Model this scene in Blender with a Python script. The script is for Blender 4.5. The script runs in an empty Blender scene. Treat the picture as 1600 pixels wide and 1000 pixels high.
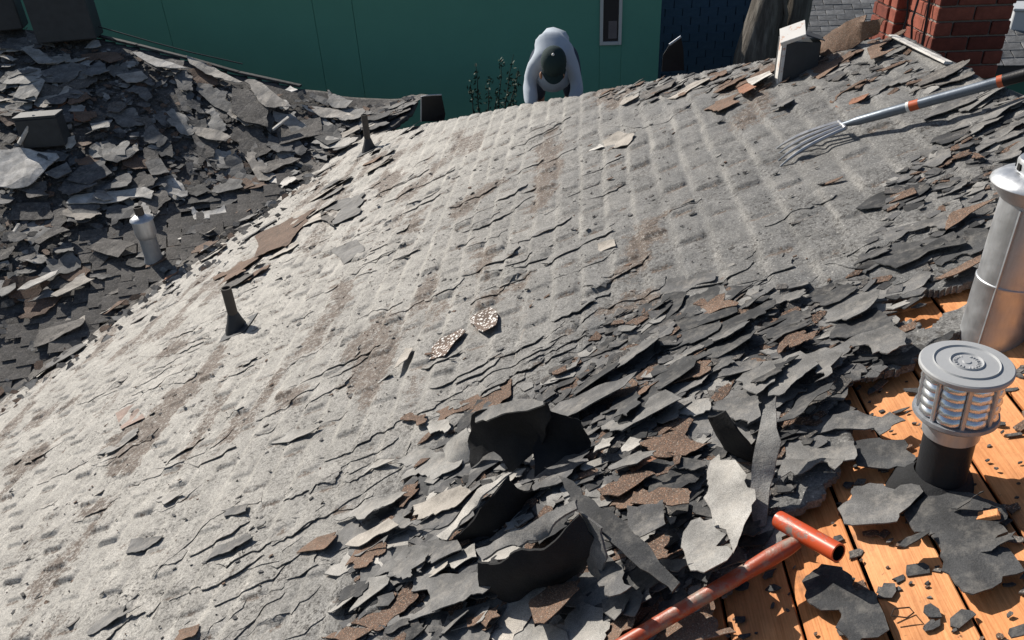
import bpy, bmesh, math, random
import numpy as np
from mathutils import Vector, Matrix
from mathutils.geometry import delaunay_2d_cdt

# ------------------------------------------------------------------ camera, sky, sun, exposure
SC = bpy.context.scene
COL = SC.collection
RAD = math.radians
F_PX, CX, CY = 1200.0, 800.0, 500.0           # focal length of the photograph in its own pixels (1600 wide)
AX = np.array([[0.99619372, 0.0, -0.08716695],   # world X, Y, Z seen from the camera (right, down, forward)
               [0.07468346, -0.51567149, 0.85352522],
               [-0.04494951, -0.85678639, -0.5137087]])
cam_d = bpy.data.cameras.new('camera')
cam = bpy.data.objects.new('camera', cam_d)
COL.objects.link(cam)
cm = Matrix.Identity(4)
for i in range(3):
    cm[i][0], cm[i][1], cm[i][2] = AX[i][0], -AX[i][1], -AX[i][2]
cam.matrix_world = cm
cam_d.sensor_width = 36.0
cam_d.lens = 36.0 * F_PX / 1600.0
cam_d.clip_start = 0.05
cam_d.clip_end = 500.0
SC.camera = cam

SUN_AZ, SUN_EL = RAD(-50.0), RAD(35.0)        # azimuth from +Y, positive towards +X
sun_dir = Vector((math.sin(SUN_AZ) * math.cos(SUN_EL), math.cos(SUN_AZ) * math.cos(SUN_EL), math.sin(SUN_EL)))
W = bpy.data.worlds.new('World')
SC.world = W
W.use_nodes = True
wn = W.node_tree
bg = wn.nodes['Background']
sky = wn.nodes.new('ShaderNodeTexSky')
sky.sky_type = 'NISHITA'
sky.sun_disc = False
sky.sun_elevation = SUN_EL
sky.sun_rotation = SUN_AZ
wn.links.new(sky.outputs[0], bg.inputs[0])
bg.inputs[1].default_value = 0.068
sl = bpy.data.lights.new('sun', 'SUN')
sl.energy = 5.0
sl.angle = RAD(0.5)
sl.color = (1.0, 0.94, 0.85)
so = bpy.data.objects.new('sun', sl)
COL.objects.link(so)
so.rotation_euler = sun_dir.to_track_quat('Z', 'Y').to_euler()
so.location = (-6, 6, 8)
SC.view_settings.view_transform = 'Standard'
SC.view_settings.look = 'None'
SC.view_settings.gamma = 1.0
SC.view_settings.use_curve_mapping = False
SC.view_settings.exposure = 0.25

# ------------------------------------------------------------------ geometry of the place
random.seed(7)
rng = np.random.default_rng(7)
TAN, C0 = 0.46, -1.6                            # main slope: z = TAN*x + C0
LG = np.array([-0.15619, 0.42914]); LC = -7.21756   # left slope: z = LG.(x,y) + LC
RIDGE_X = 1.62
PEAK = np.array([1.62, 4.22])
HIP_K = 1.13


def ray(u, v):
    return AX @ np.array([(u - CX) / F_PX, (v - CY) / F_PX, 1.0])


def on_main(u, v, up=0.0):
    d = ray(u, v)
    return (C0 + up) / (d[2] - TAN * d[0]) * d


def on_left(u, v, up=0.0):
    d = ray(u, v)
    return (LC + up) / (d[2] - LG @ d[:2]) * d


def at_y(u, v, y):
    d = ray(u, v)
    return d * (y / d[1])


def project(p):
    q = p @ AX                                   # rows of points
    return np.stack([CX + F_PX * q[..., 0] / q[..., 2], CY + F_PX * q[..., 1] / q[..., 2]], -1)


def height_to(base, v):
    hs = np.linspace(0, 2, 2001)
    p = np.repeat(np.asarray(base)[None, :], len(hs), 0)
    p[:, 2] += hs
    return hs[np.argmin(abs(project(p)[:, 1] - v))]


def vnoise(x, y, scale, seed):
    """smooth value noise 0..1"""
    x = np.asarray(x, float) / scale + seed * 17.13
    y = np.asarray(y, float) / scale + seed * 9.71
    xi, yi = np.floor(x), np.floor(y)
    fx, fy = x - xi, y - yi
    fx, fy = fx * fx * (3 - 2 * fx), fy * fy * (3 - 2 * fy)

    def h(a, b):
        s = np.sin(a * 127.1 + b * 311.7 + seed * 74.7) * 43758.5453
        return s - np.floor(s)
    return (h(xi, yi) * (1 - fx) + h(xi + 1, yi) * fx) * (1 - fy) + (h(xi, yi + 1) * (1 - fx) + h(xi + 1, yi + 1) * fx) * fy


def sm(a, b, x):
    t = np.clip((x - a) / (b - a), 0, 1)
    return t * t * (3 - 2 * t)


def in_poly(px, py, poly):
    px, py = np.asarray(px, float), np.asarray(py, float)
    r = np.zeros(px.shape, bool)
    n = len(poly)
    for i in range(n):
        x0, y0 = poly[i][:2]; x1, y1 = poly[(i + 1) % n][:2]
        if y0 == y1:
            continue
        c = ((y0 > py) != (y1 > py)) & (px < (x1 - x0) * (py - y0) / (y1 - y0) + x0)
        r ^= c
    return r


def poly_dist(px, py, poly):
    """signed distance, positive inside"""
    px, py = np.asarray(px, float), np.asarray(py, float)
    best = np.full(px.shape, 1e9)
    n = len(poly)
    for i in range(n):
        a = np.array(poly[i][:2]); b = np.array(poly[(i + 1) % n][:2])
        ab = b - a
        t = np.clip(((px - a[0]) * ab[0] + (py - a[1]) * ab[1]) / max(ab @ ab, 1e-9), 0, 1)
        best = np.minimum(best, (px - a[0] - t * ab[0]) ** 2 + (py - a[1] - t * ab[1]) ** 2)
    d = np.sqrt(best)
    return np.where(in_poly(px, py, poly), d, -d)


def plan(pts, up=0.0, f=on_main):
    return [tuple(f(u, v, up)[:2]) for u, v in pts]


EXPO, TABW = 0.143, 0.305
COS = 1 / math.sqrt(1 + TAN * TAN)


def heap(x, y):
    """swell of loose layers under the debris on the main slope"""
    h = 0.045 * np.exp(-(((x - 0.05) / 0.30) ** 2 + ((y - 1.55) / 0.28) ** 2))
    h = h + 0.025 * np.exp(-(((x - 0.45) / 0.35) ** 2 + ((y - 1.95) / 0.35) ** 2))
    return h


def tabs(x, y):
    """which old shingle tab a point lies on: course, place in the course, tab, place across the tab, random"""
    xw = x + 0.012 * (vnoise(x, y, 0.5, 3) - 0.5) * 2
    yw = y + 0.02 * (vnoise(x, y, 0.6, 4) - 0.5) * 2
    s = xw / COS / EXPO
    k = np.floor(s)
    jit = np.sin(k * 91.7) * 43758.5
    jit = (jit - np.floor(jit) - 0.5) * 0.25
    q = yw / TABW + 0.5 * np.mod(k, 2) + jit
    j = np.floor(q)
    r1 = np.sin(k * 12.9898 + j * 78.233) * 43758.5453
    return k, s - k, j, q - j, r1 - np.floor(r1)


def relief(x, y):
    """old three-tab courses showing through the felt"""
    x = np.asarray(x, float); y = np.asarray(y, float)
    k, t, j, fr, r1 = tabs(x, y)
    butt = (0.006 + 0.010 * vnoise(x, y, 0.4, 37)) * (1 - t) * sm(0.0, 0.12, t)
    amp = 0.005 + 0.020 * r1 ** 1.3
    saw = amp * np.exp(-fr * 3.0) * sm(0.0, 0.075, fr) * sm(0.0, 0.22, t) * sm(1.0, 0.75, t)
    groove = -0.0035 * np.exp(-(np.minimum(fr, 1 - fr) * TABW / 0.011) ** 2) * sm(0.05, 0.2, t)
    soft = 0.55 + 0.75 * vnoise(x, y, 0.9, 5)
    h = (butt + saw + groove) * soft
    h = h + 0.030 * (vnoise(x, y, 1.7, 1) - 0.5) + 0.008 * (vnoise(x, y, 0.33, 2) - 0.5)
    h = h + 0.0045 * (vnoise(x, y, 0.085, 6) - 0.5) + 0.0022 * (vnoise(x, y, 0.035, 7) - 0.5)
    return h


def main_z(x, y):
    x = np.asarray(x, float); y = np.asarray(y, float)
    return TAN * x + C0 + relief(x, y) + heap(x, y)


def left_z(x, y):
    x = np.asarray(x, float); y = np.asarray(y, float)
    z = LG[0] * x + LG[1] * y + LC
    zm = TAN * x + C0
    k = 7.0                                      # debris rounds out the valley
    d = np.clip(k * (zm - z), -40, 40)
    z = z + np.log1p(np.exp(d)) / k * 0.95
    return z + 0.07 * (vnoise(x, y, 1.3, 11) - 0.5) + 0.03 * (vnoise(x, y, 0.35, 12) - 0.5)


# ------------------------------------------------------------------ object helpers
def tag(o, label=None, cat=None, group=None, kind=None):
    if label: o['label'] = label
    if cat: o['category'] = cat
    if group: o['group'] = group
    if kind: o['kind'] = kind
    return o


def empty(name, loc, rotz=0.0):
    o = bpy.data.objects.new(name, None)
    COL.objects.link(o)
    o.location = loc
    o.rotation_euler = (0, 0, rotz)
    o.empty_display_size = 0.1
    return o


def link_mesh(name, me, mat, parent=None, smooth=None):
    if mat is not None and len(me.materials) == 0:
        me.materials.append(mat)
    if smooth is not None:
        me.polygons.foreach_set('use_smooth', [True] * len(me.polygons))
        if smooth < 180:
            me.set_sharp_from_angle(angle=RAD(smooth))
    o = bpy.data.objects.new(name, me)
    COL.objects.link(o)
    if parent is not None:
        o.parent = parent
    return o


def mesh_of(name, V, Fc):
    me = bpy.data.meshes.new(name)
    me.from_pydata([tuple(map(float, v)) for v in V], [], Fc)
    me.update()
    return me


def bm_obj(name, bm, mat, parent=None, smooth=None):
    bmesh.ops.recalc_face_normals(bm, faces=bm.faces[:])
    me = bpy.data.meshes.new(name)
    bm.to_mesh(me)
    bm.free()
    return link_mesh(name, me, mat, parent, smooth)


def add_box(bm, c, s, rot=None, bevel=0.0):
    r = bmesh.ops.create_cube(bm, size=1.0)
    vs = r['verts']
    bmesh.ops.scale(bm, vec=s, verts=vs)
    if bevel > 0:
        es = list({e for v in vs for e in v.link_edges})
        rb = bmesh.ops.bevel(bm, geom=es, offset=bevel, segments=1, affect='EDGES')
        vs = list({v for f in rb['faces'] for v in f.verts} | {v for v in vs if v.is_valid})
    if rot is not None:
        bmesh.ops.rotate(bm, cent=(0, 0, 0), matrix=rot, verts=vs)
    bmesh.ops.translate(bm, vec=c, verts=vs)
    return vs


def lathe_mesh(name, prof, n=40, jitter=0.0):
    V, Fc = [], []
    for r, z in prof:
        for i in range(n):
            a = 2 * math.pi * i / n
            rr = r * (1 + jitter * math.sin(3 * a + z * 9))
            V.append((rr * math.cos(a), rr * math.sin(a), z))
    for k in range(len(prof) - 1):
        for i in range(n):
            Fc.append((k * n + i, k * n + (i + 1) % n, (k + 1) * n + (i + 1) % n, (k + 1) * n + i))
    return mesh_of(name, V, Fc)


def tube_mesh(name, pts, rad, n=10, cap=True):
    pts = [Vector(p) for p in pts]
    if not hasattr(rad, '__len__'):
        rad = [rad] * len(pts)
    V, Fc = [], []
    up = None
    for i, p in enumerate(pts):
        d = (pts[min(i + 1, len(pts) - 1)] - pts[max(i - 1, 0)]).normalized()
        if up is None:
            up = Vector((0, 0, 1)) if abs(d.z) < 0.9 else Vector((1, 0, 0))
        a = d.cross(up).normalized()
        up = a.cross(d).normalized()
        for k in range(n):
            t = 2 * math.pi * k / n
            V.append(p + (a * math.cos(t) + up * math.sin(t)) * rad[i])
    for i in range(len(pts) - 1):
        for k in range(n):
            Fc.append((i * n + k, i * n + (k + 1) % n, (i + 1) * n + (k + 1) % n, (i + 1) * n + k))
    if cap:
        Fc.append(tuple(range(n))[::-1])
        Fc.append(tuple((len(pts) - 1) * n + k for k in range(n)))
    return mesh_of(name, V, Fc)


# ------------------------------------------------------------------ materials
class NT:
    def __init__(self, name):
        self.m = bpy.data.materials.new(name)
        self.m.use_nodes = True
        self.t = self.m.node_tree
        self.b = self.t.nodes['Principled BSDF']
        self.co = self.t.nodes.new('ShaderNodeTexCoord')

    def n(self, typ, **kw):
        nd = self.t.nodes.new('ShaderNode' + typ)
        for k, v in kw.items():
            setattr(nd, k, v)
        return nd

    def l(self, a, b):
        self.t.links.new(a, b)

    def noise(self, scale, detail=4.0, rough=0.6, stretch=None, src='Object', loc=(0, 0, 0)):
        nd = self.n('TexNoise')
        nd.inputs['Scale'].default_value = scale
        nd.inputs['Detail'].default_value = detail
        nd.inputs['Roughness'].default_value = rough
        mp = self.n('Mapping')
        mp.inputs['Location'].default_value = loc
        if stretch:
            mp.inputs['Scale'].default_value = stretch
        self.l(self.co.outputs[src], mp.inputs[0])
        self.l(mp.outputs[0], nd.inputs['Vector'])
        return nd.outputs['Fac']

    def voro(self, scale, feature='F1'):
        nd = self.n('TexVoronoi', feature=feature)
        nd.inputs['Scale'].default_value = scale
        self.l(self.co.outputs['Object'], nd.inputs['Vector'])
        return nd

    def ramp(self, fac, stops):
        r = self.n('ValToRGB')
        cr = r.color_ramp
        while len(cr.elements) < len(stops):
            cr.elements.new(0.5)
        for e, (p, c) in zip(cr.elements, stops):
            e.position = p
            e.color = (*c, 1) if hasattr(c, '__len__') else (c, c, c, 1)
        self.l(fac, r.inputs[0])
        return r.outputs[0]

    def mix(self, fac, a, b, mode='MIX'):
        m = self.n('Mix', data_type='RGBA', blend_type=mode)
        for s, v in ((m.inputs[0], fac), (m.inputs[6], a), (m.inputs[7], b)):
            if hasattr(v, 'is_linked') or isinstance(v, bpy.types.NodeSocket):
                self.l(v, s)
            elif hasattr(v, '__len__'):
                s.default_value = (*v, 1)
            else:
                s.default_value = v
        return m.outputs[2]

    def math(self, op, a, b=0.0, clamp=False):
        m = self.n('Math', operation=op, use_clamp=clamp)
        for s, v in ((m.inputs[0], a), (m.inputs[1], b)):
            if isinstance(v, bpy.types.NodeSocket):
                self.l(v, s)
            else:
                s.default_value = v
        return m.outputs[0]

    def attr(self, name):
        a = self.n('Attribute')
        a.attribute_name = name
        return a.outputs['Fac']

    def rand(self):
        return self.n('ObjectInfo').outputs['Random']

    def bump(self, h, strength=0.5, dist=0.01):
        b = self.n('Bump')
        b.inputs['Strength'].default_value = strength
        b.inputs['Distance'].default_value = dist
        self.l(h, b.inputs['Height'])
        self.l(b.outputs[0], self.b.inputs['Normal'])

    def out(self, col=None, rough=0.85, metal=0.0, spec=0.3):
        if isinstance(col, bpy.types.NodeSocket):
            self.l(col, self.b.inputs['Base Color'])
        elif col is not None:
            self.b.inputs['Base Color'].default_value = (*col, 1)
        if isinstance(rough, bpy.types.NodeSocket):
            self.l(rough, self.b.inputs['Roughness'])
        else:
            self.b.inputs['Roughness'].default_value = rough
        self.b.inputs['Metallic'].default_value = metal
        self.b.inputs['Specular IOR Level'].default_value = spec
        return self.m


def m_plain(name, col, rough=0.7, metal=0.0, var=0.25, scale=8.0, bump=0.2, spec=0.3):
    t = NT(name)
    a = t.noise(scale, 6, 0.65)
    c = t.mix(a, tuple(x * (1 - var) for x in col), tuple(min(1, x * (1 + var)) for x in col))
    if bump:
        t.bump(t.noise(scale * 12, 4), bump, 0.004)
    return t.out(c, rough, metal, spec)


def m_scrap(name, lo, hi, speck=None, speck_amt=0.0, pale_amt=0.0, grain=420.0, bump=0.5, cell=420):
    """torn shingle / felt: tone differs per piece, fine grain, optional coloured granules and pale dust"""
    t = NT(name)
    base = t.mix(t.rand(), lo, hi)
    big = t.noise(7, 5, 0.65)
    base = t.mix(1.0, base, t.ramp(big, [(0.32, 0.55), (0.68, 1.4)]), 'MULTIPLY')
    g = t.noise(grain, 2, 0.7)
    base = t.mix(1.0, base, t.ramp(g, [(0.3, 0.62), (0.7, 1.4)]), 'MULTIPLY')
    if speck:
        v = t.voro(cell)
        k = t.ramp(v.outputs['Color'], [(1 - speck_amt, 0.0), (min(1, 1.02 - speck_amt), 1.0)])
        base = t.mix(k, base, speck)
        s2 = t.ramp(t.noise(260, 1, 0.5, loc=(3, 1, 2)), [(0.62, 0.0), (0.68, 0.55)])
        base = t.mix(s2, base, (0.42, 0.36, 0.30))
    if pale_amt:
        d = t.ramp(t.noise(22, 7, 0.75, loc=(5, 2, 1)), [(0.5, 0.0), (0.68, pale_amt)])
        base = t.mix(d, base, (0.40, 0.37, 0.33))
    t.bump(t.math('ADD', t.math('MULTIPLY', t.noise(grain * 0.6, 3, 0.7), 0.5), t.noise(35, 5, 0.65)), bump, 0.006)
    return t.out(base, 0.82, 0, 0.35)


def m_felt():
    t = NT('weathered_felt')
    pale_amt, brown = t.attr('dust'), t.attr('brown')  # pale_amt also carries the edge lines painted as sunlight
    grey = t.mix(t.noise(3.5, 6, 0.7), (0.075, 0.077, 0.080), (0.20, 0.198, 0.193))
    tan = t.mix(t.noise(5, 7, 0.7, loc=(2, 4, 0)), (0.25, 0.237, 0.215), (0.57, 0.545, 0.50))
    n1 = t.noise(9, 8, 0.75, stretch=(1.0, 0.45, 1.0), loc=(7, 1, 3))
    k = t.math('ADD', pale_amt, t.math('MULTIPLY', t.math('SUBTRACT', n1, 0.5), 0.9), True)
    c = t.mix(k, grey, tan)
    c = t.mix(1.0, c, t.ramp(t.noise(11, 9, 0.8, loc=(3, 6, 1)), [(0.35, 0.70), (0.5, 1.0), (0.65, 1.20)]), 'MULTIPLY')
    # crumbs of granules left on the felt, with the cut-out shading painted in
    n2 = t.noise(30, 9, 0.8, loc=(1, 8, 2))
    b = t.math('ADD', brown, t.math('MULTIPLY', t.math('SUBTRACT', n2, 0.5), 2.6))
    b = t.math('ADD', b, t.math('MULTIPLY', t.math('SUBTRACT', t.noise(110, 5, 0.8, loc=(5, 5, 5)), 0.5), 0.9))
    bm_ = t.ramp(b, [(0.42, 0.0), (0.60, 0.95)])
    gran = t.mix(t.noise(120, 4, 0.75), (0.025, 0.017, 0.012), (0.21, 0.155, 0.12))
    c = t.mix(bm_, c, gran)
    c = t.mix(t.math('MULTIPLY', bm_, t.ramp(t.noise(48, 6, 0.8, loc=(8, 5, 2)), [(0.54, 0.0), (0.60, 0.8)])), c, (0.42, 0.39, 0.35))
    zone = t.ramp(t.noise(5, 5, 0.6, loc=(6, 3, 3)), [(0.40, 0.12), (0.60, 1.0)])
    sp = t.math('MULTIPLY', t.ramp(t.noise(62, 7, 0.8, loc=(4, 4, 9)), [(0.535, 0.0), (0.60, 0.9)]), zone)
    c = t.mix(sp, c, (0.055, 0.047, 0.04))
    sw = t.ramp(t.noise(130, 4, 0.7, loc=(9, 2, 5)), [(0.60, 0.0), (0.70, 0.75)])
    c = t.mix(sw, c, (0.60, 0.58, 0.54))
    c = t.mix(1.0, c, t.ramp(t.noise(140, 4, 0.8), [(0.36, 0.55), (0.64, 1.38)]), 'MULTIPLY')
    h = t.math('ADD', t.math('MULTIPLY', t.noise(240, 3, 0.7), 0.35), t.noise(42, 7, 0.75))
    h = t.math('ADD', h, t.math('MULTIPLY', sp, -0.3))
    t.bump(h, 0.8, 0.009)
    return t.out(c, 0.72, 0, 0.45)


def m_wood():
    t = NT('sheathing_wood')
    r = t.rand()
    base = t.mix(r, (0.60, 0.245, 0.085), (0.78, 0.36, 0.15))
    off = t.n('Combine' + 'XYZ')
    t.l(t.math('MULTIPLY', r, 40), off.inputs[0])
    vm = t.n('VectorMath', operation='ADD')
    t.l(t.co.outputs['Object'], vm.inputs[0]); t.l(off.outputs[0], vm.inputs[1])
    mp = t.n('Mapping'); mp.inputs['Scale'].default_value = (14, 0.9, 14)
    t.l(vm.outputs[0], mp.inputs[0])
    g = t.n('TexNoise'); g.inputs['Scale'].default_value = 3.0; g.inputs['Detail'].default_value = 8; g.inputs['Roughness'].default_value = 0.65; g.inputs['Distortion'].default_value = 0.6
    t.l(mp.outputs[0], g.inputs['Vector'])
    c = t.mix(1.0, base, t.ramp(g.outputs['Fac'], [(0.25, (0.78, 0.68, 0.6)), (0.5, (1, 1, 1)), (0.75, (1.1, 1.12, 1.15))]), 'MULTIPLY')
    mp2 = t.n('Mapping'); mp2.inputs['Scale'].default_value = (90, 3, 90)
    t.l(vm.outputs[0], mp2.inputs[0])
    g2 = t.n('TexNoise'); g2.inputs['Scale'].default_value = 3.0; g2.inputs['Detail'].default_value = 3
    t.l(mp2.outputs[0], g2.inputs['Vector'])
    c = t.mix(1.0, c, t.ramp(g2.outputs['Fac'], [(0.3, (0.78, 0.7, 0.62)), (0.6, (1.05, 1.05, 1.05))]), 'MULTIPLY')
    stain = t.ramp(t.noise(3.2, 6, 0.65, loc=(2, 9, 4)), [(0.50, 0.0), (0.70, 0.65)])
    c = t.mix(stain, c, (0.27, 0.10, 0.030))
    sp = t.ramp(t.noise(70, 6, 0.75, loc=(1, 5, 3)), [(0.62, 0.0), (0.69, 0.85)])
    zone = t.ramp(t.noise(4.0, 3, 0.5, loc=(8, 8, 1)), [(0.38, 0.0), (0.58, 1.0)])
    c = t.mix(t.math('MULTIPLY', sp, zone), c, (0.05, 0.030, 0.02))
    smear = t.ramp(t.noise(6, 7, 0.7, stretch=(1.6, .8, 1), loc=(4, 1, 7)), [(0.56, 0.0), (0.68, 0.6)])
    c = t.mix(smear, c, (0.13, 0.062, 0.034))
    pale = t.ramp(t.noise(2.3, 5, 0.6, loc=(1, 1, 8)), [(0.5, 0.0), (0.7, 0.18)])
    c = t.mix(pale, c, (0.62, 0.40, 0.24))
    t.bump(t.math('ADD', g2.outputs['Fac'], t.noise(60, 4)), 0.35, 0.004)
    return t.out(c, 0.7, 0, 0.3)


def m_metal(name, col, rough=0.42, metal=0.85, dirt=0.5, streak=(6, 6, 1)):
    t = NT(name)
    a = t.noise(7, 6, 0.7, stretch=streak)
    c = t.mix(a, tuple(x * (1 - dirt) for x in col), col)
    sp = t.ramp(t.noise(40, 5, 0.7, loc=(3, 3, 3)), [(0.58, 0.0), (0.7, 0.5)])
    c = t.mix(sp, c, tuple(x * 0.55 for x in col))
    r = t.ramp(t.noise(25, 4), [(0.3, rough * 0.8), (0.7, min(1, rough * 1.35))])
    t.bump(t.noise(18, 4), 0.12, 0.01)
    return t.out(c, r, metal, 0.5)


def m_worn_paint(name, paint, under, amount, scale=26.0, rough=0.4, stretch=None):
    t = NT(name)
    w = t.ramp(t.noise(scale, 7, 0.7, stretch=stretch), [(amount - 0.05, 1.0), (amount + 0.03, 0.0)])
    p = t.mix(t.noise(9, 5), tuple(x * 0.75 for x in paint), paint)
    c = t.mix(w, p, under)
    t.bump(w, 0.25, -0.002)
    return t.out(c, rough, 0.0, 0.5)


def m_brick():
    t = NT('red_brick')
    c = t.mix(t.rand(), (0.15, 0.040, 0.028), (0.29, 0.085, 0.055))
    c = t.mix(1.0, c, t.ramp(t.noise(14, 6, 0.7), [(0.3, 0.65), (0.7, 1.25)]), 'MULTIPLY')
    t.bump(t.noise(60, 5, 0.7), 0.5, 0.006)
    return t.out(c, 0.9)


def m_bark():
    t = NT('tree_bark')
    n = t.noise(9, 8, 0.7, stretch=(1, 1, 0.16))
    c = t.ramp(n, [(0.3, (0.04, 0.034, 0.028)), (0.5, (0.11, 0.098, 0.085)), (0.72, (0.26, 0.24, 0.21))])
    t.bump(n, 1.0, 0.05)
    return t.out(c, 0.95)


def m_ground():
    t = NT('yard_soil')
    c = t.ramp(t.noise(0.6, 8, 0.7), [(0.3, (0.05, 0.055, 0.03)), (0.6, (0.12, 0.10, 0.075)), (0.8, (0.17, 0.15, 0.12))])
    t.bump(t.noise(9, 6), 0.6, 0.05)
    return t.out(c, 0.95)


M = {
    'felt': m_felt(),
    'charcoal': m_scrap('charcoal_felt', (0.026, 0.027, 0.029), (0.062, 0.063, 0.065), pale_amt=0.22),
    'tar': m_scrap('fresh_tar_felt', (0.010, 0.0105, 0.012), (0.017, 0.0175, 0.019)),  # near black, paints the shade of the heap sheets; also the vent's tar collar
    'tile': m_scrap('pinkish_worn_tab', (0.22, 0.165, 0.14), (0.27, 0.20, 0.17), pale_amt=0.3),
    'mid': m_scrap('mid_grey_felt', (0.085, 0.085, 0.087), (0.16, 0.157, 0.152), pale_amt=0.35),
    'light': m_scrap('light_grey_felt', (0.22, 0.215, 0.205), (0.36, 0.345, 0.32), pale_amt=0.5),
    'tan': m_scrap('dusty_tan_felt', (0.27, 0.245, 0.215), (0.40, 0.37, 0.33), pale_amt=0.6),
    'brown': m_scrap('brown_granule_shingle', (0.085, 0.055, 0.040), (0.15, 0.10, 0.072), speck=(0.24, 0.135, 0.085), speck_amt=0.26, grain=300, bump=0.9),
    'rust': m_scrap('orange_granule_shingle', (0.17, 0.075, 0.045), (0.26, 0.12, 0.07), speck=(0.36, 0.19, 0.12), speck_amt=0.3, grain=300, bump=0.9),
    'dark': m_scrap('dark_granule_shingle', (0.055, 0.053, 0.053), (0.105, 0.098, 0.092), speck=(0.16, 0.14, 0.12), speck_amt=0.12, pale_amt=0.35, grain=300, bump=0.9),
    'flecked': m_scrap('white_flecked_shingle', (0.10, 0.07, 0.055), (0.13, 0.09, 0.07), speck=(0.72, 0.70, 0.67), speck_amt=0.30, pale_amt=0.0, grain=260, cell=120),
    'pale': m_scrap('pale_weathered_board', (0.40, 0.38, 0.35), (0.58, 0.56, 0.53), pale_amt=0.2),
    'wood': m_wood(),
    'galv': m_metal('galvanised_steel', (0.70, 0.72, 0.75), 0.44, 0.8),
    'galv_dull': m_metal('dull_galvanised_steel', (0.42, 0.44, 0.47), 0.5, 0.6, 0.45),
    'vent_top': m_plain('grey_painted_sheet', (0.36, 0.37, 0.38), 0.5, 0.0, 0.12, 10, 0.1, 0.4),
    'louver': m_metal('bright_louver_steel', (0.78, 0.81, 0.86), 0.25, 0.85, 0.15),
    'black_pipe': m_plain('black_painted_pipe', (0.022, 0.023, 0.026), 0.5, 0.0, 0.4, 12),
    'lead': m_plain('weathered_lead_pipe', (0.075, 0.066, 0.058), 0.7, 0.0, 0.4, 16),
    'dark_metal': m_plain('dark_vent_metal', (0.055, 0.058, 0.062), 0.6, 0.2, 0.35, 10),
    'void': m_plain('dark_inside', (0.012, 0.012, 0.013), 0.9, 0, 0.1, 5, 0),
    'white_rust': m_worn_paint('white_paint_with_rust', (0.74, 0.72, 0.69), (0.48, 0.20, 0.09), 0.42, 14, 0.6),
    'orange': m_worn_paint('orange_paint_on_steel', (0.60, 0.085, 0.024), (0.20, 0.17, 0.15), 0.46, 12, 0.38, (1, 1, 1)),
    'orange_worn': m_worn_paint('worn_orange_shaft', (0.42, 0.075, 0.03), (0.26, 0.20, 0.16), 0.50, 6, 0.42),
    'tine': m_metal('bare_fork_steel', (0.52, 0.52, 0.53), 0.35, 0.8, 0.3),
    'shaft': m_metal('grey_coated_shaft', (0.17, 0.20, 0.24), 0.4, 0.4, 0.3),
    'grip': m_plain('black_plastic_grip', (0.012, 0.012, 0.014), 0.45, 0, 0.2, 20),
    'band': m_plain('orange_plastic_band', (0.45, 0.10, 0.04), 0.5, 0, 0.15, 20, 0),
    'sticker': m_plain('white_sticker', (0.70, 0.70, 0.68), 0.5, 0, 0.08, 30, 0),
    'brick': m_brick(),
    'mortar': m_plain('mortar', (0.26, 0.225, 0.20), 0.95, 0, 0.25, 20, 0.5),
    'green': m_plain('green_wall_paint', (0.13, 0.36, 0.27), 0.75, 0, 0.10, 1.5, 0.08),
    'green_seam': m_plain('dark_green_joint', (0.05, 0.15, 0.12), 0.85, 0, 0.1, 3, 0),
    'frame': m_plain('pale_window_frame', (0.62, 0.62, 0.60), 0.5, 0, 0.08, 6, 0),
    'curtain': m_plain('window_blind', (0.20, 0.17, 0.17), 0.8, 0, 0.4, 7, 0.1),
    'blue': m_plain('slate_blue_shingle', (0.085, 0.14, 0.21), 0.8, 0, 0.3, 9, 0.3),
    'blue_wall': m_plain('slate_blue_backing', (0.03, 0.05, 0.08), 0.9, 0, 0.2, 5, 0.1),
    'nshingle': m_scrap('neighbour_grey_shingle', (0.12, 0.122, 0.125), (0.25, 0.25, 0.25), grain=200),
    'nbase': m_plain('neighbour_roof_base', (0.05, 0.05, 0.052), 0.9, 0, 0.2, 6, 0.1),
    'bark': m_bark(),
    'twig': m_plain('dark_twig', (0.020, 0.026, 0.020), 0.9, 0, 0.3, 20, 0),
    'leaf': m_plain('dark_leaf', (0.022, 0.045, 0.026), 0.7, 0, 0.4, 20, 0),
    'unit': m_plain('pale_grey_cabinet', (0.50, 0.52, 0.54), 0.5, 0, 0.1, 4, 0.05),
    'ground': m_ground(),
    'wire': m_plain('rusty_wire', (0.045, 0.03, 0.022), 0.6, 0.3, 0.3, 30, 0),
    'shirt': m_plain('pale_blue_work_shirt', (0.42, 0.47, 0.53), 0.9, 0, 0.10, 9, 0.1),
    'trouser': m_plain('navy_work_trousers', (0.035, 0.048, 0.075), 0.9, 0, 0.2, 14, 0.3),
    'cap': m_plain('dark_teal_cap', (0.016, 0.034, 0.036), 0.85, 0, 0.15, 25, 0.2),
    'skin': m_plain('skin', (0.36, 0.19, 0.12), 0.55, 0, 0.12, 10, 0.05),
    'glove': m_plain('dark_glove', (0.03, 0.028, 0.028), 0.85, 0, 0.2, 20, 0.2),
    'hair': m_plain('dark_hair', (0.012, 0.010, 0.009), 0.8, 0, 0.2, 40, 0.2),
    'shoe': m_plain('brown_work_boot', (0.06, 0.04, 0.03), 0.7, 0, 0.2, 15, 0.1),
}

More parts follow.
